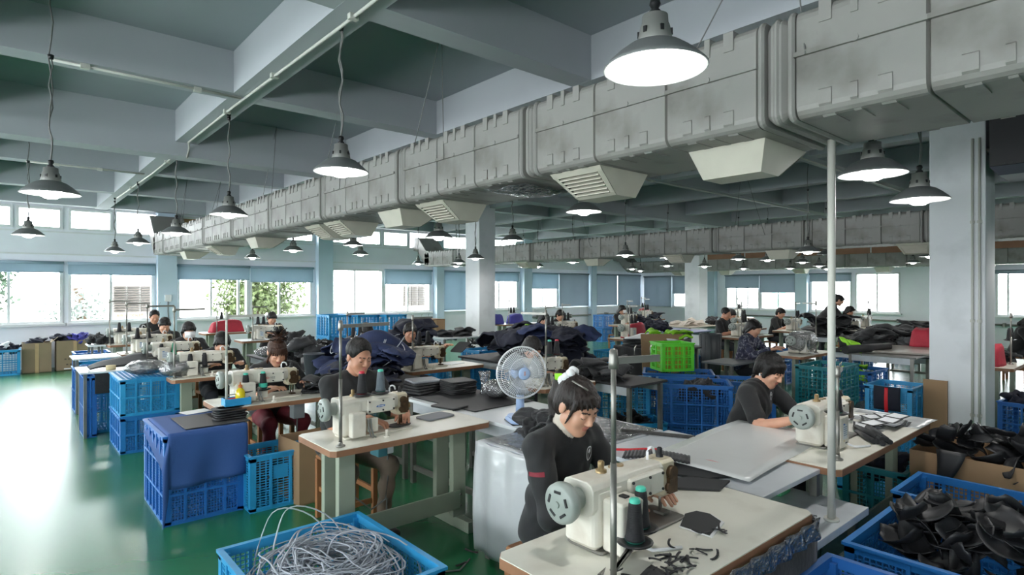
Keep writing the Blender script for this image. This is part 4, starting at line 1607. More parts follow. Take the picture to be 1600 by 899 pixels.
def person(label, loc, rz=0.0, head=(0, -.14, 1.16), pitch=.45, yaw=0.0, roll=0.0, hip=(0, 0, .53), hands=((-.17, -.42, .84), (.17, -.42, .84)), res=.012, fine=None,
           sleeve=.55, hair='short', mats=None, hair_mat=None, legs='sit', inner=False, extra=None, broad=1.0, hres=None, hand_dirs=None, lean_x=0.0, cap=False):
    """local frame: the person faces -y; -x is the person's right"""
    fine = fine or res
    head, hip = np.array(head, float), np.array(hip, float)
    HR = head_rot(pitch, yaw, roll)

    def HP(p):
        return head + rot_to(HR, p)
    hp = [np.array(h, float) for h in hands]
    zones_x = [(head[0] - .11, head[0] + .11, fine)] + [(h[0] - .07, h[0] + .07, fine * 1.15) for h in hp]
    zones_y = [(head[1] - .15, head[1] + .14, fine)] + [(h[1] - .14, h[1] + .09, fine * 1.15) for h in hp]
    zones_z = [(head[2] - .15, head[2] + .14, fine)] + [(h[2] - .07, h[2] + .06, fine * 1.15) for h in hp]
    ylo = min(-.62 if legs == 'sit' else -.3, min(h[1] for h in hp) - .18, head[1] - .18)
    xlo, xhi = min(-.36, min(h[0] for h in hp) - .12), max(.36, max(h[0] for h in hp) + .12)
    F = Field(graded(xlo, xhi, res, zones_x), graded(ylo, .32, res, zones_y), graded(-.01 if legs else .3, head[2] + .2, res, zones_z))
    SK, SH, PT, SO, LP_, DK, IN = 0, 1, 2, 3, 4, 5, 6
    neck = HP((0, .03, -.115))
    chest = hip + (neck - hip) * .66
    base = hip + (neck - hip) * .93
    side = np.array([1.0, 0, 0]) * broad
    w = broad
    # torso
    F.ell(hip + (0, .01, .02), (.178 * w, .135, .13), SH, .02)
    up = (neck - hip)
    up = up / np.linalg.norm(up)
    fw = np.cross(up, (1, 0, 0.0))
    TR = np.stack([np.array([1.0, 0, 0]), -fw * -1 if False else np.cross(up, [1.0, 0, 0]), up], 1)
    F.ell(hip + (neck - hip) * .3, (.166 * w, .126, .18), SH, .05, TR)
    F.ell(chest, (.168 * w, .115, .17), SH, .05, TR)
    F.ell(base - up * .045, (.12 * w, .075, .06), SH, .05, TR)
    sh = []
    for s in (-1, 1):
        p = base + s * side * .168 - up * .055 + np.array([0, -.01, 0])
        F.cone(base + s * side * .06 - up * .02, p, .055, .056, SH, .04)
        sh.append(p)
    # neck
    F.cone(base - up * .02, HP((0, .02, -.05)), .056, .052, IN if inner else SK, .012)
    if inner:
        F.cone(base - up * .02, base + (HP((0, .02, -.05)) - base) * .62, .063, .061, IN, .006)
        F.cone(base + (HP((0, .02, -.05)) - base) * .66, HP((0, .02, -.05)), .054, .052, SK, .004)
    # collar: a ring of short rolls, open at the throat
    ax2 = HP((0, .02, -.05)) - base
    ax2 = ax2 / np.linalg.norm(ax2)
    e1 = np.cross(ax2, (1, 0, 0.0))
    e1 = e1 / np.linalg.norm(e1)
    e2 = np.cross(e1, ax2)
    cpt = []
    for k in range(13):
        a = -PI + .35 + (2 * PI - .7) * k / 12
        r_ = .068 if not inner else .074
        cpt.append(base + ax2 * (.012 + .012 * math.cos(a)) + (e2 * math.sin(a) + e1 * math.cos(a) * (-1 if e1[1] < 0 else 1) * 1.0) * r_)
    for k in range(12):
        F.cone(cpt[k], cpt[k + 1], .012, .012, SH, .008)
    # head
    F.ell(HP((0, .014, .03)), (.075, .093, .084), SK, .02, HR)
    F.ell(HP((0, -.03, -.03)), (.061, .06, .08), SK, .025, HR)
    F.cone(HP((0, -.04, -.058)), HP((0, -.068, -.096)), .044, .02, SK, .025)
    for s in (-1, 1):
        F.cone(HP((s * .045, -.005, -.06)), HP((s * .018, -.06, -.097)), .022, .016, SK, .025)
        F.ell(HP((s * .036, -.062, -.03)), (.025, .02, .026), SK, .02, HR)
        F.ell(HP((s * .031, -.099, .004)), (.018, .014, .011), None, .012, HR, sub=True)
        F.ell(HP((s * .031, -.0795, .003)), (.0155, .0115, .0105), SK, .006, HR)
        F.cone(HP((s * .014, -.087, .022)), HP((s * .046, -.077, .024)), .007, .006, SK, .012)
        F.ell(HP((s * .076, .012, -.008)), (.008, .019, .031), SK, .006, HR)
        F.ell(HP((s * .0105, -.096, -.03)), (.008, .009, .007), SK, .006, HR)
    F.cone(HP((0, -.087, .014)), HP((0, -.104, -.024)), .0075, .0105, SK, .01)
    F.ell(HP((0, -.0865, -.0545)), (.020, .010, .0055), LP_, .007, HR)
    F.ell(HP((0, -.0845, -.0645)), (.016, .010, .0065), LP_, .006, HR)
    # arms and hands
    for i, s in enumerate((-1, 1)):
        hd = hp[i]
        el, wr = ik(sh[i], hd, .285 * (.96 + .04 * w), .245, (s * .55, .25, -1.0))
        q = min(1.0, sleeve)
        if sleeve <= 1:
            e = sh[i] + (el - sh[i]) * (.45 + .55 * q)
            F.cone(sh[i], el, .046, .039, SK, .02)
            F.cone(el, wr, .041, .027, SK, .012)
            F.cone(sh[i], e, .064, .062, SH, .02)
        else:
            F.cone(sh[i], el, .065, .056, SH, .025)
            F.cone(el, wr + (el - wr) * .12, .055, .04, SH, .02)
            F.cone(el, wr, .036, .027, SK, .005)
        if hand_dirs:
            dv = np.array(hand_dirs[i], float)
        else:
            dv = (wr - el)
            dv[2] *= .35
        dv = dv / np.linalg.norm(dv)
        nz = np.array([0, 0, 1.0])
        sv = np.cross(dv, nz)
        sv = sv / np.linalg.norm(sv)
        nz = np.cross(sv, dv)
        palm = wr + dv * .05
        PR = np.stack([sv, dv, nz], 1)
        F.ell(palm, (.04, .052, .016), SK, .012, PR)
        F.cone(wr, palm, .026, .022, SK, .015)
        # thumb side: towards the body's middle
        ts = -s if sv[0] > 0 else s
        for j, (o, L) in enumerate(((.031, .066), (.0105, .076), (-.0105, .071), (-.031, .056))):
            a = wr + dv * (.088 - .004 * abs(j - 1)) + sv * o * ts
            b = a + dv * L * .52 + sv * o * ts * .12 - nz * .006
            c = b + dv * L * .38 - nz * L * .32 + sv * o * ts * .05
            F.cone(a, b, .0098, .009, SK, .005)
            F.cone(b, c, .009, .0075, SK, .003)
        a = wr + dv * .03 + sv * .032 * ts - nz * .004
        b = a + dv * .028 + sv * .026 * ts - nz * .006
        c = b + dv * .03 + sv * .004 * ts - nz * .008
        F.cone(a, b, .014, .0115, SK, .008)
        F.cone(b, c, .011, .0085, SK, .003)
    # legs
    if legs == 'sit':
        for s in (-1, 1):
            h0 = hip + (s * .085, -.02, -.03)
            kn = np.array([hip[0] + s * .15, hip[1] - .43, .5])
            an = np.array([hip[0] + s * .14, hip[1] - .36, .1])
            F.cone(h0, kn, .088, .064, PT, .03)
            F.cone(kn, an, .06, .048, PT, .02)
            F.cone(an + (0, .02, -.055), an + (s * .015, -.15, -.062), .04, .034, SO, .015)
    elif legs == 'stand':
        for s in (-1, 1):
            h0 = hip + (s * .09, 0, -.03)
            kn = np.array([hip[0] + s * .1, hip[1] - .03, .5])
            an = np.array([hip[0] + s * .1, hip[1] + .02, .1])
            F.cone(h0, kn, .088, .064, PT, .03)
            F.cone(kn, an, .06, .05, PT, .02)
            F.cone(an + (0, .02, -.055), an + (s * .015, -.15, -.062), .04, .034, SO, .015)
    V, Q, lab = F.mesh()
    # even out the borders between cloth and skin
    big = [SK, SH, PT, SO, IN]
    lips = lab == LP_
    lab[lips] = SK
    ind = np.stack([(lab == c_).astype(np.float32) for c_ in big], 1)
    for _ in range(4):
        acc = np.zeros_like(ind)
        m_ = ind[Q].sum(1)
        for c_ in range(4):
            np.add.at(acc, Q[:, c_], m_)
        ind = acc / np.maximum(acc.sum(1, keepdims=True), 1e-6)
    lab = np.array(big, np.int8)[ind.argmax(1)]
    lab[lips] = LP_
    # cloth folds
    nv = np.zeros_like(V)
    fn_ = np.cross(V[Q[:, 2]] - V[Q[:, 0]], V[Q[:, 3]] - V[Q[:, 1]])
    for c_ in range(4):
        np.add.at(nv, Q[:, c_], fn_)
    nv /= np.maximum(np.linalg.norm(nv, axis=1, keepdims=True), 1e-12)
    x_, y_, z_ = V[:, 0], V[:, 1], V[:, 2]
    fold = np.sin(34 * z_ + 16 * x_ * np.sign(x_) + 3 * np.sin(11 * y_ + 7 * x_)) * .0035 + np.sin(23 * (z_ - y_) - 19 * x_ + 2 * np.sin(17 * z_)) * .003 + np.sin(61 * z_ + 40 * y_ + 9 * np.sin(13 * x_)) * .0015
    wgt = np.isin(lab, (SH, PT)).astype(float)
    V = V + nv * (fold * wgt)[:, None]
    # fine colouring of brows and lash lines by distance
    inv = (V - head) @ HR
    def near(a, b, r_):
        a, b = np.array(a), np.array(b)
        d = b - a
        t = np.clip(((inv - a) @ d) / (d @ d), 0, 1)
        return np.linalg.norm(inv - a - t[:, None] * d, axis=1) < r_
    if fine < .009:
        for s in (-1, 1):
            lab[near((s * .014, -.095, .0245), (s * .034, -.09, .0285), .0042) & (lab == SK)] = DK
            lab[near((s * .034, -.09, .0285), (s * .05, -.078, .026), .0036) & (lab == SK)] = DK
            lab[near((s * .019, -.092, -.004), (s * .045, -.082, -.0035), .0032) & (lab == SK)] = DK
    mi = lab[Q[:, 0]]
    for c_ in (SK, SH, PT, SO, IN, LP_, DK):
        mi = np.where((lab[Q] == c_).sum(1) >= 2, c_, mi)
    mats = mats or {}
    ml = [mats.get('skin', m_skin), mats.get('shirt', m_shirt), mats.get('pants', m_pants_k), m_shoe, m_lip, M('brow_dark', C(58, 44, 38), .7), mats.get('inner', m_knit)]
    me = np_mesh('body', V, Q, mi, ml)
    root = thing('person', label, 'person', loc, rz, 'sewing hall workers')
    body = put('body', me, root)
    # hair
    hm = hair_mat or m_hairk
    hr_ = hres or max(.006, fine * 1.3)
    lo = head - .2
    hi = head + .2
    if hair in ('pony', 'bun', 'long'):
        lo = lo - np.array([.02, .0, .16])
        hi = hi + np.array([.02, .16, .1])
    G = Field(np.arange(lo[0], hi[0], hr_), np.arange(lo[1], hi[1], hr_), np.arange(lo[2], hi[2], hr_))
    G.ell(HP((0, .02, .038)), (.084, .099, .088), 0, .01, HR)
    if hair == 'crop':
        G.ell(HP((0, .016, .05)), (.08, .094, .078), 0, .012, HR)
        G.ell(HP((0, -.112, -.012)), (.08, .095, .094), None, .014, HR, sub=True)
        G.ell(HP((0, -.02, -.12)), (.14, .16, .1), None, .012, HR, sub=True)
        G.ell(HP((.085, .0, -.045)), (.03, .04, .05), None, .01, HR, sub=True)
        G.ell(HP((-.085, .0, -.045)), (.03, .04, .05), None, .01, HR, sub=True)
    else:
        G.ell(HP((0, .05, -.02)), (.076, .066, .075), 0, .02, HR)
        if hair == 'bob':
            for k in range(9):
                a = -1.9 + 3.8 * k / 8
                p0 = HP((.07 * math.sin(a), .02 - .075 * math.cos(a) * -1 * -1 if False else .015 + .07 * -math.cos(a) * .9, .05))
            G.ell(HP((0, .03, .02)), (.094, .1, .098), 0, .02, HR)
            for s in (-1, 1):
                G.cone(HP((s * .075, -.02, .05)), HP((s * .083, -.02, -.035)), .022, .016, 0, .02)
                G.cone(HP((s * .07, .06, .02)), HP((s * .066, .06, -.065)), .03, .018, 0, .02)
        G.ell(HP((0, -.118, -.045)), (.088, .095, .085), None, .014, HR, sub=True)
        G.ell(HP((0, -.03, -.16)), (.12, .12, .1), None, .012, HR, sub=True)
        # fringe
        nf = 9
        for k in range(nf):
            t_ = (k - (nf - 1) / 2) / ((nf - 1) / 2)
            ln = {'pony': .018 + .016 * abs(t_), 'bob': .05, 'bun': .052, 'short': .032, 'long': .016}[hair]
            a = HP((.062 * t_, -.068 + .03 * t_ * t_, .082 - .02 * abs(t_)))
            b = HP((.071 * t_, (-.1 if hair != 'bob' else -.09) + .045 * t_ * t_, .085 - .025 * abs(t_) - ln))
            G.cone(a, b, .014, .005, 0, .006 if hair != 'bob' else .012)
        if hair in ('pony', 'long'):
            for s in (-1, 1):
                G.cone(HP((s * .066, -.045, .05)), HP((s * .075, -.035, -.06)), .011, .004, 0, .01)
        if hair == 'pony':
            a = HP((0, .09, .075))
            b = HP((0, .145, .055))
            c = np.array([b[0] + .0, b[1] + .035, b[2] - .1])
            d = np.array([b[0] - .01, b[1] + .015, b[2] - .29])
            G.cone(a, b, .03, .026, 0, .02)
            G.cone(b, c, .03, .034, 0, .02)
            G.cone(c, d, .034, .006, 0, .015)
            for k in range(5):
                o = np.array([.018 * math.sin(k * 2.2), .016 * math.cos(k * 2.9), 0])
                G.cone(c + o, d + o * 1.5 + np.array([0, 0, -.02 * (k % 3)]), .016, .004, 0, .006)
        if hair == 'bun':
            G.ell(HP((0, .03, .135)), (.062, .06, .05), 0, .012, HR)
            rr = random.Random(4)
            for k in range(22):
                a, e = rr.uniform(0, 2 * PI), rr.uniform(-.3, 1.3)
                v = np.array([math.cos(a) * math.cos(e), math.sin(a) * math.cos(e), math.sin(e)])
                c0 = HP((0, .03, .135))
                G.cone(c0 + v * .04, c0 + v * rr.uniform(.075, .095), .012, .004, 0, .006)
            for s in (-1, 1):
                G.cone(HP((s * .07, -.05, .04)), HP((s * .082, -.03, -.07)), .012, .01, 0, .01)
                G.cone(HP((s * .082, -.03, -.07)), HP((s * .07, -.02, -.13)), .012, .003, 0, .008)
        if hair == 'short':
            for s in (-1, 1):
                G.cone(HP((s * .073, -.02, .04)), HP((s * .077, -.016, -.012)), .014, .008, 0, .012)
                G.cone(HP((s * .06, .06, .0)), HP((s * .05, .06, -.06)), .03, .02, 0, .02)
        if hair == 'long':
            G.cone(HP((0, .08, .03)), HP((0, .11, -.13)), .06, .04, 0, .03)
            for s in (-1, 1):
                G.cone(HP((s * .072, -.015, .045)), HP((s * .078, .015, -.03)), .018, .014, 0, .015)
                G.cone(HP((s * .078, .015, -.03)), HP((s * .05, .06, -.1)), .016, .02, 0, .015)
    V2, Q2, l2 = G.mesh()
    if len(Q2):
        # strand ripple
        hl = (V2 - head) @ HR
        ang = np.arctan2(hl[:, 0], hl[:, 1] + .02)
        V2 = V2 + ((V2 - head) / np.maximum(np.linalg.norm(V2 - head, axis=1), .02)[:, None]) * (np.sin(ang * 46 + hl[:, 2] * 25) * .0013)[:, None]
        put('hair', np_mesh('hair', V2, Q2, np.zeros(len(Q2)), [hm]), root)
    return root, body, head, HR, V, Q


def stick_on(root, body, pts_fn, n, name, mat, origin, direction, up, size, V, Q, off=.003):
    """small flat mark laid on the body surface: outline points in -1..1 are dropped onto the mesh"""
    bvh = BVHTree.FromPolygons([Vector(v) for v in V], [tuple(int(i) for i in q) for q in Q])
    o, d, u = Vector(origin), Vector(direction).normalized(), Vector(up).normalized()
    s = d.cross(u).normalized()
    u = s.cross(d)
    mb = MB()
    for poly in pts_fn:
        vs = []
        for a, b in poly:
            st = o + s * a * size + u * b * size - d * .25
            hit = bvh.ray_cast(st, d)
            if hit[0] and (hit[0] - o).length < size * 2.5 + .2:
                vs.append(hit[0] + hit[1] * off)
        if len(vs) == len(poly):
            mb.add(vs, [tuple(range(len(vs)))])
    return mb.build(name, mat, root)


def ring_polys(n=20, r0=.8, r1=1.0, sx=.8):
    out = []
    for k in range(n):
        a, b = 2 * PI * k / n, 2 * PI * (k + 1) / n
        out.append([(r0 * math.cos(a) * sx, r0 * math.sin(a)), (r1 * math.cos(a) * sx, r1 * math.sin(a)), (r1 * math.cos(b) * sx, r1 * math.sin(b)), (r0 * math.cos(b) * sx, r0 * math.sin(b))])
    return out


EMBLEM = ring_polys() + [[(-.12, -.6), (.02, -.75), (.05, -.1), (-.02, .1)], [(-.02, .1), (.05, -.1), (.32, .2), (.22, .55)], [(-.02, .1), (.22, .55), (.1, .7), (-.2, .45)], [(-.2, .45), (-.02, .1), (-.3, .1)]]

# ================================================================ NEAR SEWING STATIONS (the row along the aisle)
XM = 1.75                                       # machines of the aisle row stand on one line
G_ST = 'sewing tables of the aisle row'
# ---- station of the woman with the ponytail
sew_table('worn cream sewing table closest to the camera, littered with black strips', 1.34, 2.63, 1.05, 1.64, group=G_ST)
machine('a', 'white sewing machine with grey handwheel closest to the camera', (1.885, 1.46, .76), 'a')
thread_stand('tall grey thread stand closest to the camera, clamped to the worn table', 1.452, 1.185, .76, .745, (.17, -.05), [(.20, .07, .085), (.315, .13, .085)], rz=0)
spool('black thread cone with teal top closest to the camera', 1.652, 1.255, .846, m_thread_b, m_teal_p)
spool('black thread cone with teal top behind the closest cone', 1.767, 1.315, .846, m_thread_b, m_teal_p)
rr = random.Random(5)
sv = variants('strip', m_bstrap, 'fabric_strip', 6)
for k in range(46):
    x, y = rr.gauss(1.72, .16), rr.gauss(1.17, .045)
    if k % 6 == 0:
        x, y = rr.uniform(1.7, 2.15), rr.uniform(1.1, 1.25)
    if not 1.5 < x < 2.5 or not 1.08 < y < 1.26:
        continue
    o = put('fabric_strip', rr.choice(sv), None, (x, y, .7605 + .003 * (k % 4)), (rr.uniform(-.15, .15), rr.uniform(-.15, .15), rr.uniform(0, 6)))
    tag(o, 'small black fabric off-cut strip scattered on the worn sewing table', 'fabric strip', 'black off-cut strips')
# trimmed black flap with white edge
mb = MB()
fl = [(-.1, -.06), (.06, -.075), (.12, -.02), (.125, .035), (.07, .07), (-.06, .06)]
t = thing('fabric_flap', 'small black flap with white piped edge lying by the needle', 'fabric piece', (2.13, 1.3, .761), .35)
MB().prism([(x * 1.06, y * 1.12 - .004) for x, y in fl], 0, .005).build('white_edge', m_white_f, t)
MB().prism(fl, .004, .009).build('flap', m_bboard, t)
t = thing('scissors', 'black handled thread snips lying beside the closest machine', 'scissors', (1.50, 1.28, .762), .4)
for s in (-1, 1):
    MB().tube([(0, 0, .004), (-.05, s * .008, .004), (-.075, s * .02, .004), (-.1, s * .014, .004), (-.1, s * .004, .004), (-.07, s * .004, .004)], .004, 6).build('handle', m_black, t)
    MB().add([(0, s * .002, .003), (.06, 0, .003), (0, s * .01, .003), (0, s * .002, .006), (.06, 0, .006), (0, s * .01, .006)], [(0, 1, 2), (5, 4, 3), (0, 3, 4, 1), (1, 4, 5, 2), (2, 5, 3, 0)]).build('blade', m_steel, t)
tag(MB().sheet(lambda u, v: (1.37 + .3 * u, 1.02 + .14 * v + .04 * u, .765 + .012 * math.sin(u * 5 + v * 3) - .0 * v), 10, 5, .003).build('fabric_piece', m_bboard), 'black coated fabric panel on the near corner of the worn table', 'fabric piece')
# dark curtain and film under the right end of the worn table
t = thing('table_skirt', 'black fabric skirt with clear tape hanging from the worn table end', 'cloth', (0, 0, 0))
MB().sheet(lambda u, v: (1.5 + 1.14 * u, 1.045 - .012 * math.sin(u * 30) * (1 - v), .1 + .62 * v), 30, 4, .006).build('skirt', m_bfab, t)
MB().sheet(lambda u, v: (2.637 + .008 * math.sin(u * 30) * (1 - v), 1.05 + .55 * u, .1 + .62 * v), 20, 4, .006).build('skirt', m_bfab, t)
MB().sheet(lambda u, v: (1.6 + 1.04 * u, 1.03 - .008 * math.sin(u * 47 + v * 3), .655 + .085 * v), 40, 4, .002).build('tape', m_film, t)
MB().sheet(lambda u, v: (2.648 + .006 * math.sin(u * 37 + v * 3), 1.05 + .5 * u, .655 + .085 * v), 24, 4, .002).build('tape', m_film, t)

# ---- station of the man with cropped hair
sew_table('clean cream sewing table with brown edge in front of the man', 1.46, 2.66, 3.28, 3.82, group=G_ST)
m = machine('b', 'yellowed sewing machine with blue badge in front of the man', (1.88, 3.555, .76), 'b')
m.scale = (.92, .95, .98)
bd = MB()
bl = M('badge_blue', C(70, 110, 170), .5)
MB().prism([(-.035, -.006), (.0, -.01), (.035, -.004), (.036, .004), (.0, .008), (-.03, .002)], 0, .001, T(.0, -.0862, .19) @ RX(PI / 2)).build('badge', bl, m)
for k in range(5):
    MB().box(-.018 + k * .009, -.0875, .186, -.012 + k * .009, -.0865, .192).build('badge_letter', m_white_p, m)
thread_stand('grey thread stand at the near corner of the table before the man', 1.55, 3.36, .76, .74, (.36, .06), [], mat=m_steel)
t = thing('spool_plate', 'dark spool rest on top of the yellowed machine', 'spool rest', (1.82, 3.53, 1.0147), group=None)
for dx in (-.045, .09):
    MB().lathe([(0, .014), (.055, .014), (.06, .008), (.05, 0), (.01, 0)], (dx, 0, 0), 20).build('spool_tray', m_black, t)
MB().box(-.1, -.02, 0, .14, .02, .006).build('bar', m_steel, t)
spool('black thread cone with red top on the machine before the man', 1.775, 3.53, 1.029, m_thread_b, m_red_p)
spool('grey thread cone with teal top on the machine before the man', 1.91, 3.53, 1.029, m_thread_g, m_teal_p)
board('foam_pad', 'grey black-edged foam pad lying on the table beside the man', 'pad', 2.43, 3.66, .761, .26, .17, .012, M('grey_foam', C(122, 124, 130), .6), .15, .03)
board('foam_pad', 'small dark foam piece under the needle before the man', 'pad', 2.07, 3.56, .774, .17, .1, .008, m_bboard, .2, .045)
t = thing('switch_box', 'teal and white switch box hanging under the table by the man', 'switch box', (1.98, 3.62, .58))
MB().rbox(-.07, -.06, 0, .0, .06, .14, .006).build('box', M('teal_box', C(70, 130, 140), .45), t)
MB().rbox(0, -.055, .01, .05, .055, .13, .006).build('cover', m_white_p, t)
MB().tube([(.02, -.02, .01), (.02, -.03, -.15), (0, -.03, -.3), (-.1, -.02, -.35), (-.22, -.02, -.24), (-.26, 0, 0), (-.24, 0, .13)], .006).build('cable', m_wire, t)
MB().tube([(.03, 0, .01), (.03, 0, -.2), (.02, 0, -.57)], .006).build('cable', m_wire, t)
stool('wooden stool under the man with cropped hair', 1.95, 4.13, .47)
carton('open brown carton on the floor behind the man', 2.0, 4.78, .1, .5, .36, .5, m_card, flaps=False, group='cartons beside the sewing row')

# ---- stations further along the row
st = [('with a yellow oil bottle', 5.0, 5.52, 1.30, 2.47), ('before the worker with lowered head', 6.9, 7.42, 1.34, 2.45), ('before the masked worker', 8.4, 8.9, 1.3, 2.5),
      ('before the short-haired worker by the pilaster', 10.0, 10.5, 1.3, 2.5), ('last in the aisle row by the back windows', 11.75, 12.25, 1.35, 2.5)]
mlab = ['long sewing machine with red lettering before the woman with a topknot', 'cream sewing machine before the worker with lowered head', 'boxy cream sewing machine before the masked worker',
        'cream sewing machine before the short-haired worker by the pilaster', 'cream sewing machine at the last aisle station by the back windows']
for i, (w, y0, y1, x0, x1) in enumerate(st):
    sew_table('cream sewing table with brown edge ' + w, x0, x1, y0, y1, group=G_ST)
    m = machine('b', mlab[i], (XM, y0 + .25, .76), 'c' if i in (2, 3) else 'b')
    if i == 0:
        lettering('JO', .026, m_redt, m, (-.04, -.0856, .178))
        lettering('YEE', .026, M('badge_grey', C(90, 90, 92), .5), m, (-.004, -.0856, .178))
    tr = [(.16, .04, .1), (.30, .04, .1)] if i < 3 else [(.14, .03, .22), (.28, .03, .22)]
    thread_stand('%s thread stand %s' % ('white' if i == 0 else 'thin grey', w), 1.385, y0 + .12, .76, .74, (.3, .02), tr, mat=m_pipe if i == 0 else m_steel)
    ca = [m_thread_b, m_thread_b, m_thread_b, m_thread_b, m_thread_b][i]
    for k, (dx, dy, dz) in enumerate(tr):
        cm_, cp = ca, m_black
        if i == 0:
            cp = m_teal_p
        if i == 2 and k == 1:
            cm_, cp = m_thread_gr, m_thread_gr
        spool('%s cone %s, %s' % ('green thread' if cm_ is m_thread_gr else 'black thread', w, 'nearer the pole' if k == 0 else 'farther from the pole'), 1.385 + dx, y0 + .12 + dy, .76 + dz, cm_, cp, cap_low=(i == 0))
    stool('small wooden stool at the table ' + w, 2.0, y1 + .38, .45)
# oil bottle in a blue tray
t = thing('parts_tray', 'small blue plastic tray with red trim on the oil bottle table', 'tray', (1.46, 5.12, .76))
mb = MB().box(-.1, -.06, 0, .1, .06, .006)
mb.box(-.1, -.06, 0, .1, -.054, .06).box(-.1, .054, 0, .1, .06, .06).box(-.1, -.054, 0, -.094, .054, .06).box(.094, -.054, 0, .1, .054, .06)
mb.build('tray', m_cr_cyan, t, bevel=.003)
MB().cyl((-.06, .02, .03), (.04, .02, .04), .022, n=10).build('red_roll', m_redt, t)
t = thing('oil_bottle', 'clear bottle of yellow machine oil with orange cap', 'bottle', (1.49, 5.12, .767))
MB().lathe([(0, 0), (.034, 0), (.037, .01), (.037, .09), (.03, .11), (.014, .125), (.013, .135)], n=18).build('bottle', M('yellow_oil', C(226, 204, 30), .15, spec=.6), t)
MB().lathe([(.016, .13), (.016, .15), (.006, .155), (.004, .175), (0, .175)], n=12).build('cap', M('orange_cap', C(200, 110, 50), .4), t)
t = thing('switch_box', 'grey switch box hanging under the oil bottle table', 'switch box', (2.0, 5.22, .56))
MB().rbox(-.05, -.05, 0, .05, .05, .16, .006).build('box', M('grey_box', C(150, 156, 158), .45), t)
MB().tube([(0, 0, 0), (0, .02, -.2), (.03, .02, -.56)], .006).build('cable', m_wire, t)
# small white box and paper at the plastic bags
film_bag('clear plastic bag of black fabric lying on the tall blue crates', 1.2, 7.45, .775, .2, .17, .15, 3)
film_bag('clear plastic bag of grey fabric leaning beside the first bag', 1.47, 7.15, .765, .2, .15, .17, 8, .4)

# ---- white side boards on the aisle side
for lab, x0, x1, y0, y1 in (('white side board with dark fabric jutting into the aisle, nearest', .68, 1.29, 8.2, 8.85), ('bare white side board jutting into the aisle, second', .74, 1.29, 9.85, 10.4),
                            ('white side board with black scraps beside the cartons, third', 1.1, 1.34, 11.9, 12.45)):
    t = thing('side_board', lab, 'table', ((x0 + x1) / 2, (y0 + y1) / 2, 0), 0, 'white side boards on the aisle')
    a, b = (x1 - x0) / 2, (y1 - y0) / 2
    MB().box(-a, -b, .735, a, b, .755).build('table_top', m_top_white, t, bevel=.003)
    for s in (-1, 1):
        for q in (-1, 1):
            MB().box(s * (a - .05) - .015, q * (b - .05) - .015, 0, s * (a - .05) + .015, q * (b - .05) + .015, .735).build('leg', m_steel, t)
tag(MB().sheet(lambda u, v: (.78 + .75 * u, 8.3 + .3 * v + .1 * u, .775 + .05 * u * v + .06 * math.sin(u * 2.6) * (.3 + v) + .01 * math.sin(u * 11)), 14, 6, .012).build('fabric_piece', m_bfab), 'long black fabric panels laid over the nearest side board', 'fabric piece')
t = thing('tape_roll', 'small beige tape roll on the nearest white side board', 'tape roll', (.98, 8.3, .757))
MB().lathe([(.025, 0), (.05, 0), (.05, .05), (.025, .05), (.025, 0)], n=20).build('roll', M('beige_tape', C(206, 190, 150), .6), t)
pile('black fabric scrap heaped on the third side board', 'fabric scrap', 'scraps on the third side board', 'fabric_scrap', 'scrap', m_bfab, 1.3, 12.2, .8, .18, .2, 5, .01, .5, .8, 3)

# ================================================================ CRATES AND CARTONS OF THE AISLE SIDE
crate('large deep blue crate under the blue cloth', 1.155, 5.2, 0, 0, .54, .78, .65, m_cr_deep, (.02, .02), (4, 3), .0055)
# cloth draped over the crate
def drape(u, v):
    # u across x (.86..1.5), v from the back over the top edge and down the front
    x = .85 + .6 * u
    s = v * 1.12
    if s < .72:
        y, z = 5.52 - s, .664
    else:
        q = s - .72
        k = min(1, q / .05)
        y, z = 4.8 - .012 * k - .02 * math.sin(u * 8 + 1) * q, .664 - max(0, q - .01)
    if u < .08:
        z -= (.08 - u) * 3.2 * (.4 + v * .9)
        x += .02
    z -= (.03 * math.sin(u * 5)) * max(0, s - .8)
    y -= .015 * math.sin(u * 13 + s * 3) * max(0, s - .72) * 2
    return (x, y, z)


tag(MB().sheet(drape, 30, 34, .004).build('blue_cloth', m_cloth), 'royal blue cloth draped over the top and front of the crate', 'cloth')
board('foam_board', 'black foam board lying on the blue cloth', 'board', 1.26, 5.1, .668, .46, .5, .008, m_bboard, 0, .01)
for k in range(5):
    board('foam_pad', 'black shaped pad in the small stack on the blue cloth', 'pad', 1.38 + .012 * (k % 2), 5.02 + .01 * k, .677 + .017 * k, .24, .14, .015, m_bstrap, .1 * (k % 3), .04, 'black pads on the blue cloth')
tag(MB().box(0, 0, 0, .21, .15, .002).build('paper_sheet', m_white_p, None, (1.16, 5.42, .669), .2), 'white paper sheet on the blue cloth by the pads', 'paper')
crate('medium blue slotted crate holding dark cloth beside the draped crate', 1.66, 4.87, 0, 0, .46, .4, .43, m_cr_cyan, (.045, .02), (3, 1), .007, plate=(.36, .55, .64, .85))
pile('dark grey cloth piece in the medium slotted crate', 'fabric piece', 'cloth in the medium slotted crate', 'fabric_piece', 'fold', m_bfab, 1.66, 4.87, .2, .06, .05, 6, .025, .3, .8, 9)
for k in range(2):
    crate('blue mesh crate standing by the aisle, %s of the stack of two' % ('lower' if k == 0 else 'upper'), 1.2, 7.58, k * .385, 0, .54, .78, .383, m_cr_cyan if k else m_cr_blue, (.02, .018), (4, 2), .005, lid=k == 1, group='tall crates by the aisle')
crate('blue crate under the nearest white side board', 1.05, 8.75, 0, 0, .5, .6, .5, m_cr_cyan, (.03, .03), (3, 2))
tag(MB().box(.82, 8.21, .5, 1.28, 8.23, .73).build('fabric_piece', m_bfab), 'black cloth hanging under the nearest side board', 'cloth')
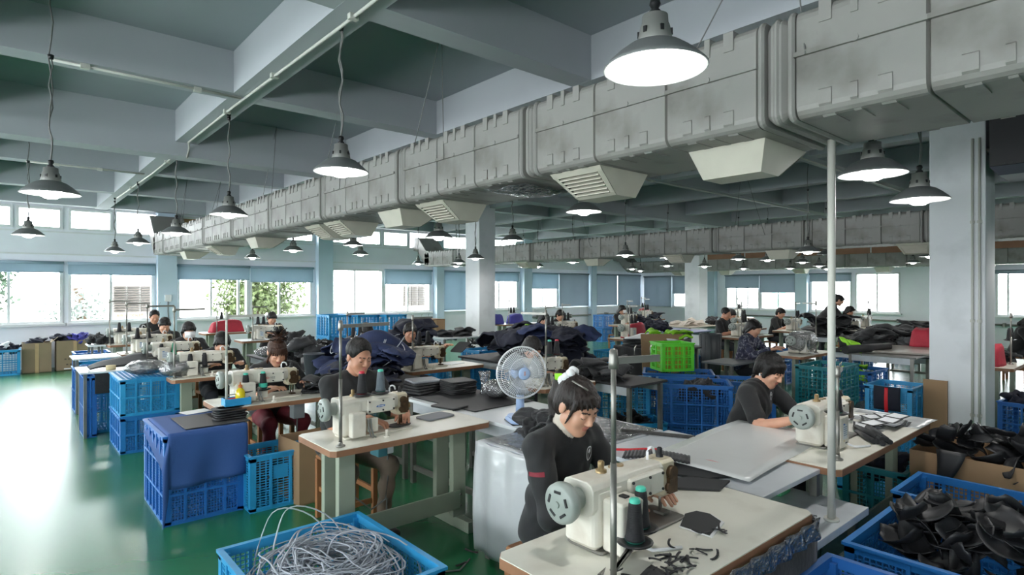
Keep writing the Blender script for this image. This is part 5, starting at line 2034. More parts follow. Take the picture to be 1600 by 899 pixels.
crate('dark blue crate standing at the corner of the nearest side board', .78, 8.5, 0, 0, .12, .5, .7, m_cr_deep, (.06, .1), (2, 2))
crate('deep blue crate under the bare second side board', 1.02, 10.2, 0, 0, .5, .5, .6, m_cr_deep, (.04, .04), (3, 2))
crate('light blue crate on the floor behind the second side board', 1.15, 11.1, 0, 0, .55, .55, .62, m_cr_cyan, (.03, .03), (3, 2))
crate('deep blue crate under the third side board', 1.2, 12.6, 0, 0, .5, .5, .6, m_cr_deep, (.04, .04), (3, 2))
crate('blue crate with bagged cloth against the back wall by the aisle', -.1, 15.35, 0, 0, .8, .5, .5, m_cr_cyan, (.045, .045), (3, 2))
pile('pale and dark scrap bag on the crate against the back wall', 'fabric scrap', 'scraps in the back wall crate', 'fabric_scrap', 'scrap', m_navyd, -.1, 15.35, .48, .3, .15, 6, .01, .5, 1.0, 2)
pile('white scrap bag on the crate against the back wall', 'fabric scrap', 'white scraps in the back wall crate', 'fabric_scrap', 'scrap', m_white_f, -.05, 15.3, .54, .3, .12, 3, .01, .5, .8, 4)
carton('tall closed-flap carton against the back wall, narrow one', .56, 15.45, 0, .46, .45, .6, m_card_d)
pile('dark scrap sticking out of the narrow back wall carton', 'fabric scrap', 'scraps in the narrow carton', 'fabric_scrap', 'scrap', m_navyd, .56, 15.45, .56, .15, .12, 5, .015, .6, .9, 5)
carton('wide printed carton against the back wall full of purple cloth', 1.18, 15.48, 0, .62, .5, .62, m_card_d, flaps=False, print_=True)
pile('purple cloth piece bulging from the wide printed carton', 'fabric piece', 'purple cloth in the printed carton', 'fabric_scrap', 'scrap', m_purple, 1.25, 15.42, .62, .2, .12, 5, .02, .6, .9, 6)
pile('dark scrap bulging from the wide printed carton', 'fabric scrap', 'dark scraps in the printed carton', 'fabric_scrap', 'scrap', m_navyd, 1.05, 15.42, .61, .2, .12, 5, .02, .6, .9, 7)

# ---- crate of grey webbing in the foreground
crate('light blue crate of grey webbing in the foreground', 1.21, 2.76, 0, 0, .76, .9, .4, m_cr_cyan, (.024, .024), (5, 2), .0065, rim=.03)
rr = random.Random(12)
mb = MB()
for k in range(210):
    cx, cy = 1.21 + rr.gauss(0, .05), 2.76 + rr.gauss(0, .06)
    r0 = rr.uniform(.14, .33)
    a0 = rr.uniform(0, 2 * PI)
    sw = rr.uniform(1.6, 4.2)
    zb = .17 + .2 * rr.random()
    ph = rr.uniform(0, 6)
    pts = []
    for i in range(13):
        a = a0 + sw * i / 12
        r_ = r0 * (1 + .12 * math.sin(3 * a + ph))
        x, y = cx + r_ * math.cos(a) * .92, cy + r_ * math.sin(a) * 1.05
        x, y = min(max(x, .87), 1.55), min(max(y, 2.36), 3.16)
        pts.append((x, y, zb + .1 * (1 - (r_ / .36) ** 2) + .02 * math.sin(2 * a + ph)))
    mb.tube(pts, .005, 5, .5)
o = mb.build('webbing_tangle', m_strap)
tag(o, 'tangled heap of thin grey webbing filling the foreground crate', 'webbing', kind='stuff')
t = thing('webbing_bed', 'dark underlayer of webbing at the bottom of the foreground crate', 'webbing')
MB().sheet(lambda u, v: (.87 + .68 * u, 2.35 + .82 * v, .13 + .1 * math.sin(PI * u) * math.sin(PI * v)), 10, 10, .02).build('layer', m_strap, t)
for i, (cx, cy, rx_, rz_, tl, lab) in enumerate(((1.12, 3.0, .15, .26, .1, 'tallest grey webbing loop arching out of the foreground crate'), (1.2, 2.98, .15, .24, .25, 'second tall grey webbing loop leaning behind the tallest one'),
                                               (1.34, 2.9, .14, .13, .35, 'low grey webbing loop at the crate corner'), (1.38, 2.62, .2, .14, .5, 'wide grey webbing loop over the right side of the crate'))):
    pts = [(cx + rx_ * math.cos(a) + .02 * math.sin(3 * a), cy + tl * .4 * math.sin(a) - .1 * math.cos(a), .33 + rz_ * math.sin(a)) for a in [(-.25 + 1.5 * k / 22) * PI for k in range(23)]]
    tag(MB().tube(pts, .0055, 6, .55).build('webbing_loop', m_strap), lab, 'webbing', 'webbing loops')

# ================================================================ TABLES BETWEEN THE ROWS
def long_table(label, x0, x1, y0, y1, z, mat, th=.025, legs=True, name='work_table', rail=True, group='work tables', em=None):
    t = thing(name, label, 'table', ((x0 + x1) / 2, (y0 + y1) / 2, 0), 0, group)
    a, b = (x1 - x0) / 2, (y1 - y0) / 2
    MB().box(-a, -b, z - th, a, b, z).build('table_top', mat, t, bevel=.003)
    if legs:
        for s in (-1, 1):
            for q in (-1, 1):
                MB().box(s * (a - .05) - .02, q * (b - .06) - .02, 0, s * (a - .05) + .02, q * (b - .06) + .02, z - th).build('leg', m_steel, t)
        if rail:
            for s in (-1, 1):
                MB().box(s * (a - .05) - .015, -b + .08, .12, s * (a - .05) + .015, b - .08, .16).build('rail', m_steel, t)
                MB().box(s * (a - .05) - .015, -b + .08, z - th - .09, s * (a - .05) + .015, b - .08, z - th).build('apron', m_top_grey, t)
    return t


long_table('grey work table right behind the worn sewing table', 2.68, 3.45, 1.3, 2.34, .745, m_top_grey, rail=False)
long_table('grey work table with milky film hanging at its side', 2.3, 3.42, 2.36, 2.98, .745, m_top_grey)
long_table('white work table carrying the fan', 2.7, 3.45, 3.04, 4.55, .745, m_top_white)
long_table('long dark work table under the navy bag heap', 2.7, 3.45, 4.57, 9.0, .745, m_bboard)
tag(MB().sheet(lambda u, v: (2.285 - .035 * math.sin(v * 2.6) * (.4 + .6 * math.sin(u * 6 + 1) ** 2) - .01 * math.sin(u * 19), 2.3 + .68 * u, .06 + .685 * (1 - v)), 26, 22, .002).build('film_curtain', m_film_milky),
    'milky plastic film hanging down the side of the grey table', 'film')
tag(MB().sheet(lambda u, v: (2.285 + .36 * u, 2.335 - .03 * math.sin(v * 2.6) * (.5 + .5 * math.sin(u * 8) ** 2), .06 + .685 * (1 - v)), 20, 16, .002).build('film_curtain', m_film_milky),
    'milky plastic film hanging on the front of the grey table behind the ponytail woman', 'film')
tag(MB().sheet(lambda u, v: (2.34 + 1.05 * u, 2.38 + .58 * v, .7475 + .004 * math.sin(u * 17) * math.sin(v * 9 + u * 4) + .002), 30, 14, .0012).build('film_sheet', m_film), 'clear film spread over the grey table behind the ponytail woman', 'film')
tag(MB().sheet(lambda u, v: (2.78 + 1.25 * u, 1.42 + .62 * v + .1 * u, .7635 + .004 * math.sin(u * 7 + v * 3)), 20, 8, .0015).build('film_sheet', m_film_soft), 'milky film sheet bridging the grey table and the far sewing table', 'film')
tag(MB().box(-.24, -.012, 0, .24, .012, .018).build('metal_ruler', M('dark_rail', C(70, 68, 66), .5, metal=.4, var=.3, scale=40), None, (3.27, 2.3, .747), R(-66)), 'dark speckled metal bar lying on the grey table edge', 'ruler')
# red tape
pts = [(2.7, 2.3), (2.8, 2.16), (2.93, 2.09), (2.98, 2.0), (2.96, 1.92), (2.93, 1.84), (2.94, 1.72), (2.93, 1.6)]
def tape_mesh(pts, w, z, wob):
    P = [Vector((x, y, 0)) for x, y in pts]
    def fn(u, v):
        k = u * (len(P) - 1)
        i = min(int(k), len(P) - 2)
        f = k - i
        p = P[i].lerp(P[i + 1], f)
        d = (P[i + 1] - P[i]).normalized()
        s = Vector((-d.y, d.x, 0))
        q = p + s * (v - .5) * w
        return (q.x, q.y, z + wob * (.5 + .5 * math.sin(u * 9)) * (1 + .5 * v))
    return fn
tag(MB().sheet(tape_mesh(pts, .03, .749, .012), 40, 2, .002).build('red_ribbon', m_redt), 'long red ribbon snaking across the grey table', 'ribbon')
tag(MB().prism([(-.26, .07), (-.1, .12), (.12, .1), (.26, .0), (.1, -.13), (-.12, -.12)], 0, .012).build('fabric_piece', m_bstrap, None, (2.76, 1.74, .748), R(-62)), 'large black coated panel on the grey table beside the ribbon', 'fabric piece')
tag(MB().sheet(lambda u, v: (.36 * (u - .5), .16 * (v - .5) * (1 - .3 * (u - .5) ** 2), .012 + .0022 * math.sin(u * 110) + .016 * math.sin(PI * u)), 110, 4, .005).build('fabric_piece', m_bfab, None, (2.76, 1.95, .762), R(-58)), 'ribbed black padded panel by the red ribbon', 'fabric piece')
tag(MB().prism([(-.18, -.05), (.1, -.09), (.2, .04), (.02, .1), (-.12, .07)], 0, .01).build('fabric_piece', m_bboard, None, (2.53, 1.58, .762), R(-40)), 'black cut panel overlapping the worn table edge', 'fabric piece')
# black gloves-like bundle with red ends behind the ponytail woman
pile('black ribbed fabric roll heaped on the grey table behind the ponytail woman', 'fabric roll', 'black rolls behind the ponytail woman', 'fabric_roll', 'bag', m_bfab, 2.53, 2.6, .785, .08, .12, 16, .01, .6, .46, 21)
for i, (x, y) in enumerate(((2.36, 2.44), (2.56, 2.7))):
    tag(MB().sheet(tape_mesh([(0, 0), (.05, -.02), (.1, .0), (.13, .03)], .022, .004 + .12 * i, .015), 10, 2, .004).build('red_ribbon', m_redt, None, (x, y, .752)), 'short red ribbon end %s the black rolls' % ('below' if i == 0 else 'above'), 'ribbon')
# boards and pads on the white table
board('foam_board', 'large black foam board on the white table beside the fan', 'board', 3.1, 4.1, .7465, .66, .86, .008, m_bboard, .05, .01)
board('foam_pad', 'black square pad lying alone on the white table corner', 'pad', 2.74, 3.92, .756, .2, .26, .014, m_bboard, .25, .03)
for k in range(7):
    board('foam_pad', 'black square pad in the neat stack on the black board', 'pad', 3.18 + .004 * (k % 3), 4.42 - .004 * (k % 2), .756 + k * .0165, .27, .25, .016, m_bboard, .12 * (k % 3) - .1, .03, 'neat stack of black pads')
for k in range(5):
    o = board('film_pack', 'film-wrapped dark pack in the leaning stack on the dark table', 'pack', 2.93 + .012 * k, 4.64 + .012 * k, .757 + k * .022, .29, .25, .02, m_bboard if k < 4 else M('grey_foam_pack', C(150, 152, 158), .3), .3 - .12 * k, .03, 'film-wrapped packs')
film_bag('clear plastic bag with twisted neck beside the fan', 3.3, 3.98, .756, .13, .13, .15, 31)
t = thing('bag_neck', 'upright twisted neck of clear film beside the pad stack', 'film', (3.33, 4.2, .757))
MB().sheet(lambda u, v: ((.03 + .035 * abs(v - .35)) * math.cos(u * 6.28) * (1 + .3 * math.sin(u * 20)), (.025 + .03 * abs(v - .4)) * math.sin(u * 6.28) * (1 + .3 * math.cos(u * 17)), .2 * v), 24, 10, .0015).build('film', m_film, t)

# ---- desk fan
t = thing('desk_fan', 'pale blue desk fan with clear blades on the white table', 'fan', (2.86, 3.2, .745), R(-24))
b = MB().rbox(-.1, -.13, 0, .1, .09, .035, .05, 6).rbox(-.085, -.115, .034, .085, .075, .05, .045, 6).build('base', m_fan, t, bevel=.004)
for k in range(4):
    MB().rbox(-.06 + k * .03, -.11, .05, -.04 + k * .03, -.085, .058, .004).build('button', m_black if k in (0, 3) else m_white_p, b)
MB().box(-.095, -.125, -.0, .095, .085, .006).build('foot_ring', m_black, b)
MB().cyl((0, 0, .05), (0, 0, .3), .034, .024, 16).build('stem', m_fan, t)
hd = MB().lathe([(0, .13), (.045, .125), (.06, .09), (.062, .0), (.05, -.02), (0, -.02)], (0, 0, .36), 20, 'y').build('motor_housing', m_fan, t)
MB().lathe([(0, -.112), (.03, -.112), (.043, -.106), (.045, -.095), (0, -.095)], (0, 0, .36), 24, 'y').build('hub_cap', m_fan, t)
for k, w_ in enumerate((.01, .008, .01, .009)):
    MB().box(-.006, -.1135, .348 + k * .0075, .004 + .002 * (k % 2), -.112, .353 + k * .0075).build('hub_letter', M('hub_orange', C(214, 140, 110), .5), t)
for k in range(3):
    a0 = k * 2 * PI / 3
    mb = MB()
    mb.sheet(lambda u, v: ((.035 + .125 * u) * math.cos(a0 + (v - .5) * (1.25 - .1 * u) + .35 * u), -.055 + .035 * (v - .5), .36 + (.035 + .125 * u) * math.sin(a0 + (v - .5) * (1.25 - .1 * u) + .35 * u)), 6, 8, .002)
    mb.build('blade', m_fan_b, t)
for yy, nm in ((-.1, 'front_guard'), (.03, 'rear_guard')):
    mb = MB()
    for k in range(72):
        a = 2 * PI * k / 72
        pts = []
        for r_, dy in ((.045, 0), (.11, .004), (.165, .018), (.185, .052)):
            s = 1 if yy < 0 else -1
            pts.append((r_ * math.cos(a), yy + s * dy, .36 + r_ * math.sin(a)))
        mb.tube(pts, .0013, 4)
    for r_, dy in ((.11, .004), (.165, .018)):
        s = 1 if yy < 0 else -1
        mb.tube([(r_ * math.cos(a), yy + s * dy, .36 + r_ * math.sin(a)) for a in [2 * PI * k / 36 for k in range(37)]], .0015, 4)
    mb.build(nm, m_white_p, t)
MB().tube([(.186 * math.cos(a), -.035, .36 + .186 * math.sin(a)) for a in [2 * PI * k / 48 for k in range(49)]], .006, 8).build('guard_rim', m_white_p, t)

# ---- navy bag heap on the dark table
G_N = 'navy bag panels heaped on the dark table'
pile('navy backpack panel heaped on the dark work table', 'bag panel', G_N, 'bag_piece', 'bag', m_navy, 2.95, 5.75, .78, .3, .62, 40, .0085, .42, .85, 41, .07, zones=('by the sewing row', 'in the middle', 'by the reaching worker'))
pile('dark navy strap panel heaped at the edge of the dark work table', 'bag panel', 'dark bag panels on the dark table', 'bag_piece', 'fold', m_navyd, 2.75, 5.3, .78, .16, .5, 20, .008, .4, .8, 42, .03)
for k in range(14):
    rr = random.Random(60 + k)
    cx, cy, zz = 2.95 + rr.uniform(-.2, .2), 5.75 + rr.uniform(-.4, .4), 1.0 + .14 * rr.random()
    rx_, ry_ = .2, .13
    an = rr.uniform(0, 3)
    pts = [(cx + rx_ * math.cos(a) * math.cos(an) - ry_ * math.sin(a) * math.sin(an), cy + rx_ * math.cos(a) * math.sin(an) + ry_ * math.sin(a) * math.cos(an), zz + .1 * math.cos(a + an) + .02 * math.sin(3 * a)) for a in [k2 * 4.6 / 18 for k2 in range(19)]]
    tag(MB().tube(pts, .005, 6).build('piping_cord', m_pipg), 'curved grey piping strip on the navy bag heap', 'piping', 'grey piping on the navy heap')
t = thing('backpack_piece', 'large arched navy bag panel leaning on top of the heap', 'bag panel', (2.92, 5.5, .98), R(-35))
MB().sheet(lambda u, v: ((u - .5) * .8, .03 * math.cos(u * 5) + .24 * (v - .5) , .02 + .26 * math.sin(PI * u) * (.35 + .65 * v) + .02 * math.sin(v * 9)), 18, 8, .02).build('panel', m_navy, t)
MB().tube([((u - .5) * .74, .03 * math.cos(u * 5) + .1, .04 + .23 * math.sin(PI * u)) for u in [k / 20 for k in range(21)]], .006, 6).build('piping', m_pipg, t)
pile('black fabric piece bunched on the table end by the topknot woman', 'fabric piece', 'black pieces by the topknot woman', 'fabric_piece', 'fold', m_bstrap, 2.22, 5.25, .785, .12, .1, 9, .014, .5, .6, 44)
pile('black strap bundle heaped behind the topknot woman', 'fabric piece', 'black bundles behind the topknot woman', 'fabric_piece', 'scrap', m_bfab, 2.95, 7.3, .84, .28, .55, 16, .012, .8, 1.1, 45)
pile('white strap end poking from the black bundles', 'fabric piece', 'white ends in the black bundles', 'fabric_piece', 'strip', m_white_f, 2.9, 7.2, .98, .25, .45, 10, .006, .8, 1.5, 46)
film_bag('clear film bag of black cloth on the dark table near the navy heap', 2.9, 8.3, .75, .3, .2, .16, 47)
t = thing('waste_bin', 'grey bucket among the black bundles behind the topknot woman', 'bin', (2.62, 6.35, .745))
MB().lathe([(0, 0), (.09, 0), (.115, .24), (.118, .24), (.118, .245), (.11, .245), (.085, .01)], n=20).build('bucket', M('bin_grey', C(78, 82, 88), .5), t)

# ================================================================ NEAR PEOPLE
def world_pt(v, root_loc):
    return (v[0] + root_loc[0], v[1] + root_loc[1], v[2] + root_loc[2])


# woman with the ponytail
stool('wooden stool under the ponytail woman', 2.04, 2.04, .45)
L0 = (2.02, 2.02, 0)
root, body, hd, HR, V, Q = person('woman with ponytail and white scrunchie in black polo, sewing closest to the camera', L0, 0, head=(-.1, -.25, 1.2), pitch=.5, yaw=-.05, hip=(0, 0, .55), hands=((-.14, -.46, .83), (.14, -.46, .83)),
                                  res=.0085, fine=.0038, sleeve=2, hair='pony', hair_mat=M('dark_brown_hair', C(30, 21, 17), .5, spec=.35, var=.35, scale=40, stretch=(1, 1, .25), bump=.5, bscale=70), inner=True)
stick_on(root, body, EMBLEM, 0, 'chest_emblem', m_white_p, (-.005, -.2, .965), (0, 1, -.1), (0, 0, 1), .034, V, Q)
stick_on(root, body, [[(a, -.16 + .12 * a), (a + .1, -.16 + .12 * a), (a + .1, .16 + .12 * a), (a, .16 + .12 * a)] for a in [k * .1 - 1 for k in range(20)]], 0, 'sleeve_stripe', M('dark_red_stripe', C(120, 24, 40), .7), (-.275, -.1, .93), (.6, 1, 0), (0, 0, 1), .055, V, Q)
sc = MB()
c0 = hd + HR @ np.array((0, .098, .078))
for k in range(9):
    a = 2 * PI * k / 9
    p = c0 + HR @ np.array((.036 * math.cos(a), .01 * math.sin(2 * a), .036 * math.sin(a)))
    sc.sheet(lambda u, v: (p[0] + .021 * math.cos((v - .5) * PI) * math.cos(u * 2 * PI), p[1] + .021 * math.cos((v - .5) * PI) * math.sin(u * 2 * PI), p[2] + .021 * math.sin((v - .5) * PI)), 10, 7, .001)
sc.build('scrunchie', m_white_f, root)
c1 = hd + HR @ np.array((0, .135, .06))
MB().lathe([(.02, -.02), (.04, -.012), (.04, .012), (.02, .02), (.02, -.02)], tuple(c1), 14).build('lime_hair_tie', m_lime, root)
p0, p1 = hd + HR @ np.array((-.06, .03, .118)), hd + HR @ np.array((-.03, -.045, .118))
MB().cyl(tuple(p0), tuple(p1), .004, n=6).build('hair_clip', m_steel, root)

# man with cropped hair
L1 = (1.88, 4.06, 0)
root, body, hd, HR, V, Q = person('man with cropped black hair in black polo, sewing at the clean table', L1, 0, head=(.03, -.22, 1.235), pitch=.32, yaw=.1, hip=(0, 0, .57), hands=((-.0, -.42, .83), (.3, -.4, .83)),
                                  res=.0085, fine=.0042, sleeve=.75, hair='crop', mats={'skin': m_skin2, 'pants': m_pants_t}, broad=1.08, hand_dirs=((.75, -.65, -.25), (-.6, -.75, -.25)))
# woman with the topknot
L2 = (1.96, 5.8, 0)
root, body, hd, HR, V, Q = person('woman with frizzy topknot and brown hair in black polo, sewing beside the oil bottle', L2, 0, head=(-.02, -.24, 1.12), pitch=.55, yaw=-.1, hands=((-.15, -.45, .82), (.22, -.36, .84)),
                                  res=.009, fine=.0046, sleeve=.5, hair='bun', hair_mat=m_hairb, mats={'pants': m_pants_r})
bc = hd + HR @ np.array((0, .03, .14))
o = MB()
rr = random.Random(3)
for k in range(60):
    a, e = rr.uniform(0, 2 * PI), rr.uniform(-.4, 1.4)
    v = Vector((math.cos(a) * math.cos(e), math.sin(a) * math.cos(e), math.sin(e)))
    p = Vector(bc)
    o.tube([p + v * .03, p + v * .07 + Vector((0, 0, .01)), p + v * rr.uniform(.085, .11) + Vector((rr.uniform(-.01, .01), 0, .01))], .004, 4)
o.build('topknot', m_hairk, root)
# woman with the bob at the far side of the grey tables
stool('wooden stool under the woman with bobbed hair', 4.24, 2.24, .45)
L3 = (4.22, 2.22, 0)
root, body, hd, HR, V, Q = person('woman with bobbed black hair in short-sleeved black polo, sewing at the film-covered table', L3, 0, head=(.08, -.19, 1.11), pitch=.55, yaw=-.15, hands=((-.24, -.5, .84), (.06, -.54, .84)),
                                  res=.0085, fine=.0042, sleeve=.5, hair='bob', broad=1.08, mats={'pants': m_shirt})
stick_on(root, body, EMBLEM, 0, 'chest_emblem', m_white_p, (.1, -.05, .9), (0, 1, -.1), (0, 0, 1), .032, V, Q)
e = hd + HR @ np.array((-.084, .012, -.045))
MB().lathe([(0, -.012), (.006, -.006), (.006, .006), (0, .012)], tuple(e), 8).build('earring', m_white_p, root)

# ---- her station
sew_table('cream sewing table with paper patterns before the bobbed woman', 3.32, 4.98, 1.2, 1.78, group='sewing tables', worn=True)
machine('a', 'white sewing machine with grey handwheel before the bobbed woman', (3.95, 1.5, .76), 'a')
thread_stand('grey thread stand between the white pole and the bobbed woman', 3.52, 1.285, .76, .5, (.2, .05), [(.12, .05, .24)])
spool('dark thread cone with teal cap behind the white pole', 3.64, 1.335, 1.0, m_thread_b, m_teal_p)
rr = random.Random(9)
for k in range(14):
    x, y = rr.uniform(4.32, 4.85), rr.uniform(1.34, 1.66)
    t = thing('paper_pattern', 'white pattern piece with black trim spread on the far sewing table', 'pattern', (x, y, .762 + .004 * k), rr.uniform(-.5, .9), 'pattern pieces on the far sewing table')
    MB().prism([(-.1, -.055), (.07, -.07), (.11, .05), (-.06, .07)], 0, .0015).build('black_trim', m_bboard, t)
    MB().prism([(-.085, -.04), (.06, -.055), (.095, .038), (-.05, .055)], .0014, .0026).build('paper', m_white_p, t)
for k in range(9):
    x, y = 4.02 + .03 * (k % 3), 1.3 + .035 * (k // 3)
    o = put('fabric_roll', None) if False else MB().cyl((-.14, 0, 0), (.14, 0, 0), .016, n=10).build('fabric_roll', m_bfab, None, (x + .12, y - .02, .777 + .022 * (k % 2)), .5 + .08 * (k % 4))
    tag(o, 'thin black fabric roll beside the machine of the bobbed woman', 'fabric roll', 'black rolls by the bobbed woman')
tag(MB().sheet(lambda u, v: (4.7 + .45 * u, 1.2 + .56 * v, .7615 + .006 * math.sin(u * 9) * v - .02 * max(0, u - .7)), 12, 8, .0015).build('film_sheet', m_film_milky), 'milky film laid over the end of the far sewing table', 'film')
long_table('low grey cabinet-like table under the grey work table', 2.72, 3.43, 1.1, 1.62, .57, m_top_grey, .04, True, rail=False)
tag(MB().rbox(-.06, -.04, 0, .06, .04, .1, .015).build('glue_box', M('glue_green', C(90, 190, 130), .4), None, (3.28, 1.5, .571)), 'small green plastic box under the film-covered table', 'box')
crate('dark teal crate under the end of the film-covered table', 5.0, 1.5, 0, 0, .5, .4, .42, m_cr_teal, (.04, .03), (3, 2))
pile('dark cloth piece in the teal crate under the table', 'fabric piece', 'cloth in the under-table crate', 'fabric_piece', 'scrap', m_navyd, 5.0, 1.5, .36, .12, .08, 4, .015, .5, .9, 51)
tag(MB().lathe([(0, -.03), (.03, 0), (0, .03)], n=12).build('orange_ball', M('orange_toy', C(206, 100, 60), .5), None, (5.08, 1.45, .43)), 'small orange ball on the cloth in the teal crate', 'ball')
crate('light blue crate behind the end of the film-covered table', 5.65, 1.75, 0, 0, .5, .45, .6, m_cr_cyan, (.04, .04), (3, 2))

# ---- foreground right
G_C = 'black shell pieces in the foreground right crate'
crate('blue crate of black curled pieces in the right foreground', 3.5, .68, 0, 0, .98, .78, .52, m_cr_blue, (.026, .026), (4, 2))
pile('stiff black curled cut-out in the right foreground crate', 'fabric piece', G_C, 'cut_piece', 'curl', m_bstrap, 3.52, .67, .38, .38, .3, 66, .003, .75, .95, 61, .1, zones=('by the pole', 'toward the pole', 'in the middle', 'toward the carton', 'by the carton'))
crate('blue crate partly hidden behind the crate of curled pieces', 4.32, .84, 0, 0, .54, .66, .5, m_cr_blue, (.026, .026), (4, 2))
crate('deep blue crate at the bottom edge of the picture', 2.44, .76, 0, 0, .62, .56, .55, m_cr_deep, (.022, .022), (4, 2))
carton('large brown carton of black pieces in front of the near column', 5.2, .82, 0, .72, .95, .58, m_card, flaps=False)
pile('stiff black curled cut-out in the large brown carton', 'fabric piece', 'black shell pieces in the brown carton', 'cut_piece', 'curl', m_bstrap, 5.18, .84, .5, .28, .42, 46, .0036, .75, .95, 62, .08, zones=('by the front flap', 'in the middle', 'by the rear edge'))
tag(put('cut_piece', MB().sheet(lambda u, v: (-.005 - .02 * math.sin(u * 3), (v - .5) * .17 * (1 - .75 * u) + .08 * u * u, .02 - .28 * u), 10, 4, .004).mesh('cut_piece', m_bstrap), None, (4.825, 1.05, .6)), 'pointed black cut-out hanging over the carton edge', 'fabric piece')

# ================================================================ MIDDLE ROW
sew_table('sewing table of the worker reaching for dark boards', 3.5, 4.58, 5.78, 6.3)
machine('b', 'cream sewing machine of the worker reaching for dark boards', (3.86, 6.02, .76), 'b')
thread_stand('thread stand with small red light before the reaching worker', 3.58, 5.86, .76, .62, (.3, .05), [(.12, .05, .3), (.24, .05, .3)])
spool('black thread cone before the reaching worker, nearer the stand', 3.7, 5.91, 1.06, m_thread_b, m_black)
spool('black thread cone before the reaching worker, nearer his face', 3.82, 5.91, 1.06, m_thread_b, m_black)
person('man with short black hair reaching sideways with a dark board', (4.08, 6.86, 0), 0, head=(0, -.12, 1.13), pitch=.3, yaw=-.35, hands=((-.1, -.5, .86), (.36, -.42, .95)), res=.011, fine=.0075, sleeve=.5, hair='short', mats={'skin': m_skin2})
stool('wooden stool under the reaching worker', 4.08, 6.88, .45)
tag(MB().rbox(-.12, -.1, 0, .12, .1, .012, .03, 3, T(0, 0, 0) @ RY(-.5)).build('foam_pad', m_bboard, None, (4.58, 6.3, .93), .3), 'dark board held up by the reaching worker', 'pad')
tag(MB().box(0, 0, 0, .25, .18, .004).build('paper_sheet', m_white_p, None, (4.2, 5.98, .761), .2), 'white sheet on the table of the reaching worker', 'paper')
sew_table('sewing table hidden behind the fan', 3.85, 4.62, 3.98, 4.5)
m = machine('b', 'worn brown-stained sewing machine behind the fan', (4.14, 4.22, .76), 'b')
thread_stand('thread stand rising behind the fan', 3.98, 4.08, .76, .72, (-.05, .3), [(.08, .03, .3), (.18, .03, .3)])
spool('black thread cone with teal top behind the fan', 4.06, 4.11, 1.06, m_thread_b, m_teal_p)
spool('black thread cone with red top behind the fan', 4.16, 4.11, 1.06, m_thread_b, m_red_p)
person('worker with tied hair bending behind the fan', (4.35, 4.86, 0), 0, head=(0, -.2, 1.06), pitch=.7, yaw=.0, hands=((-.12, -.5, .83), (.15, -.48, .83)), res=.012, fine=.008, sleeve=2, hair='long', hair_mat=m_hairk)
stool('wooden stool behind the fan', 4.35, 4.88, .45)
t = thing('thread_bottle', 'grey squeeze bottle with orange tip behind the fan', 'bottle', (4.2, 4.04, .76))
MB().lathe([(0, 0), (.025, 0), (.027, .07), (.012, .1), (.012, .11)], n=14).build('bottle', M('grey_bottle', C(96, 104, 110), .4), t)
MB().lathe([(.013, .11), (.01, .13), (0, .14)], n=10).build('tip', MATS['orange_cap'], t)
long_table('dark work table with black bundles beyond the ponytail woman', 4.68, 5.3, 3.6, 5.4, .75, m_bboard)
pile('black gathered fabric bundle lying on the dark table beyond the fan', 'fabric piece', 'black bundles beyond the fan', 'fabric_piece', 'fold', m_bfab, 4.95, 4.1, .775, .18, .35, 14, .013, .2, 1.0, 71)
pile('navy bag panel in the long heap beyond the fan', 'bag panel', 'long navy heap beyond the fan', 'bag_piece', 'bag', m_navyd, 5.25, 5.6, .82, .45, .75, 34, .011, .25, 1.05, 72, zones=('by the fan', 'in the middle', 'by the lime crate'))
long_table('dark work table under the long navy heap', 4.75, 5.8, 5.45, 6.6, .78, m_bboard)
pile('navy bag panel with light seam lying on the long heap', 'bag panel', 'light navy panels on the long heap', 'bag_piece', 'bag', m_navy, 5.3, 5.3, 1.15, .35, .5, 6, .01, .2, 1.0, 73)
tag(MB().sheet(lambda u, v: (.2 * (u - .5), .05 * (v - .5), .03 * math.sin(u * 3)), 6, 2, .004).build('lime_tag', m_lime, None, (5.45, 5.95, 1.19), .6), 'lime green tag on the long navy heap', 'tag')
# crates behind the reaching worker, dark stacks
for k, (x, y, h) in enumerate(((5.1, 6.95, .6), (5.7, 6.95, .6), (4.65, 7.6, .72), (5.95, 7.55, .72))):
    crate(['light blue upturned crate beside the middle aisle', 'light blue upturned crate next to the first upturned one', 'light blue crate under the tall dark fabric stack', 'light blue crate under the black webbing tufts'][k], x, y, 0, 0, .56, .5, h, m_cr_cyan, (.035, .035), (4, 2), lid=k < 2)
pile('dark folded fabric panel in the tall stack by the column', 'fabric piece', 'tall dark stack by the column', 'fabric_piece', 'fold', m_navyd, 4.62, 7.55, .73, .1, .1, 30, .017, .1, 1.35, 75, rz=0, yaw=.4)
pile('black webbing tuft sticking up from the crate by the column', 'webbing', 'black tufts by the column', 'webbing_tuft', 'tuft', m_bfab, 5.95, 7.55, .74, .26, .2, 9, .01, .4, 1.1, 76)
pile('dark navy roll heaped beside the black tufts', 'fabric roll', 'dark rolls beside the tufts', 'fabric_roll', 'bag', m_navyd, 6.2, 7.0, .7, .2, .25, 10, .02, .8, .7, 77)
crate('blue crate under the dark rolls beside the tufts', 6.2, 7.0, 0, 0, .55, .5, .66, m_cr_cyan, (.035, .035), (4, 2))
carton('small brown carton beside the crate of tufts', 6.6, 7.72, 0, .35, .3, .42, m_card, closed=True)
carton('stack carton leaning behind the dark stack by the middle column', 6.9, 10.6, 0, .5, .4, 1.05, m_card, closed=True)
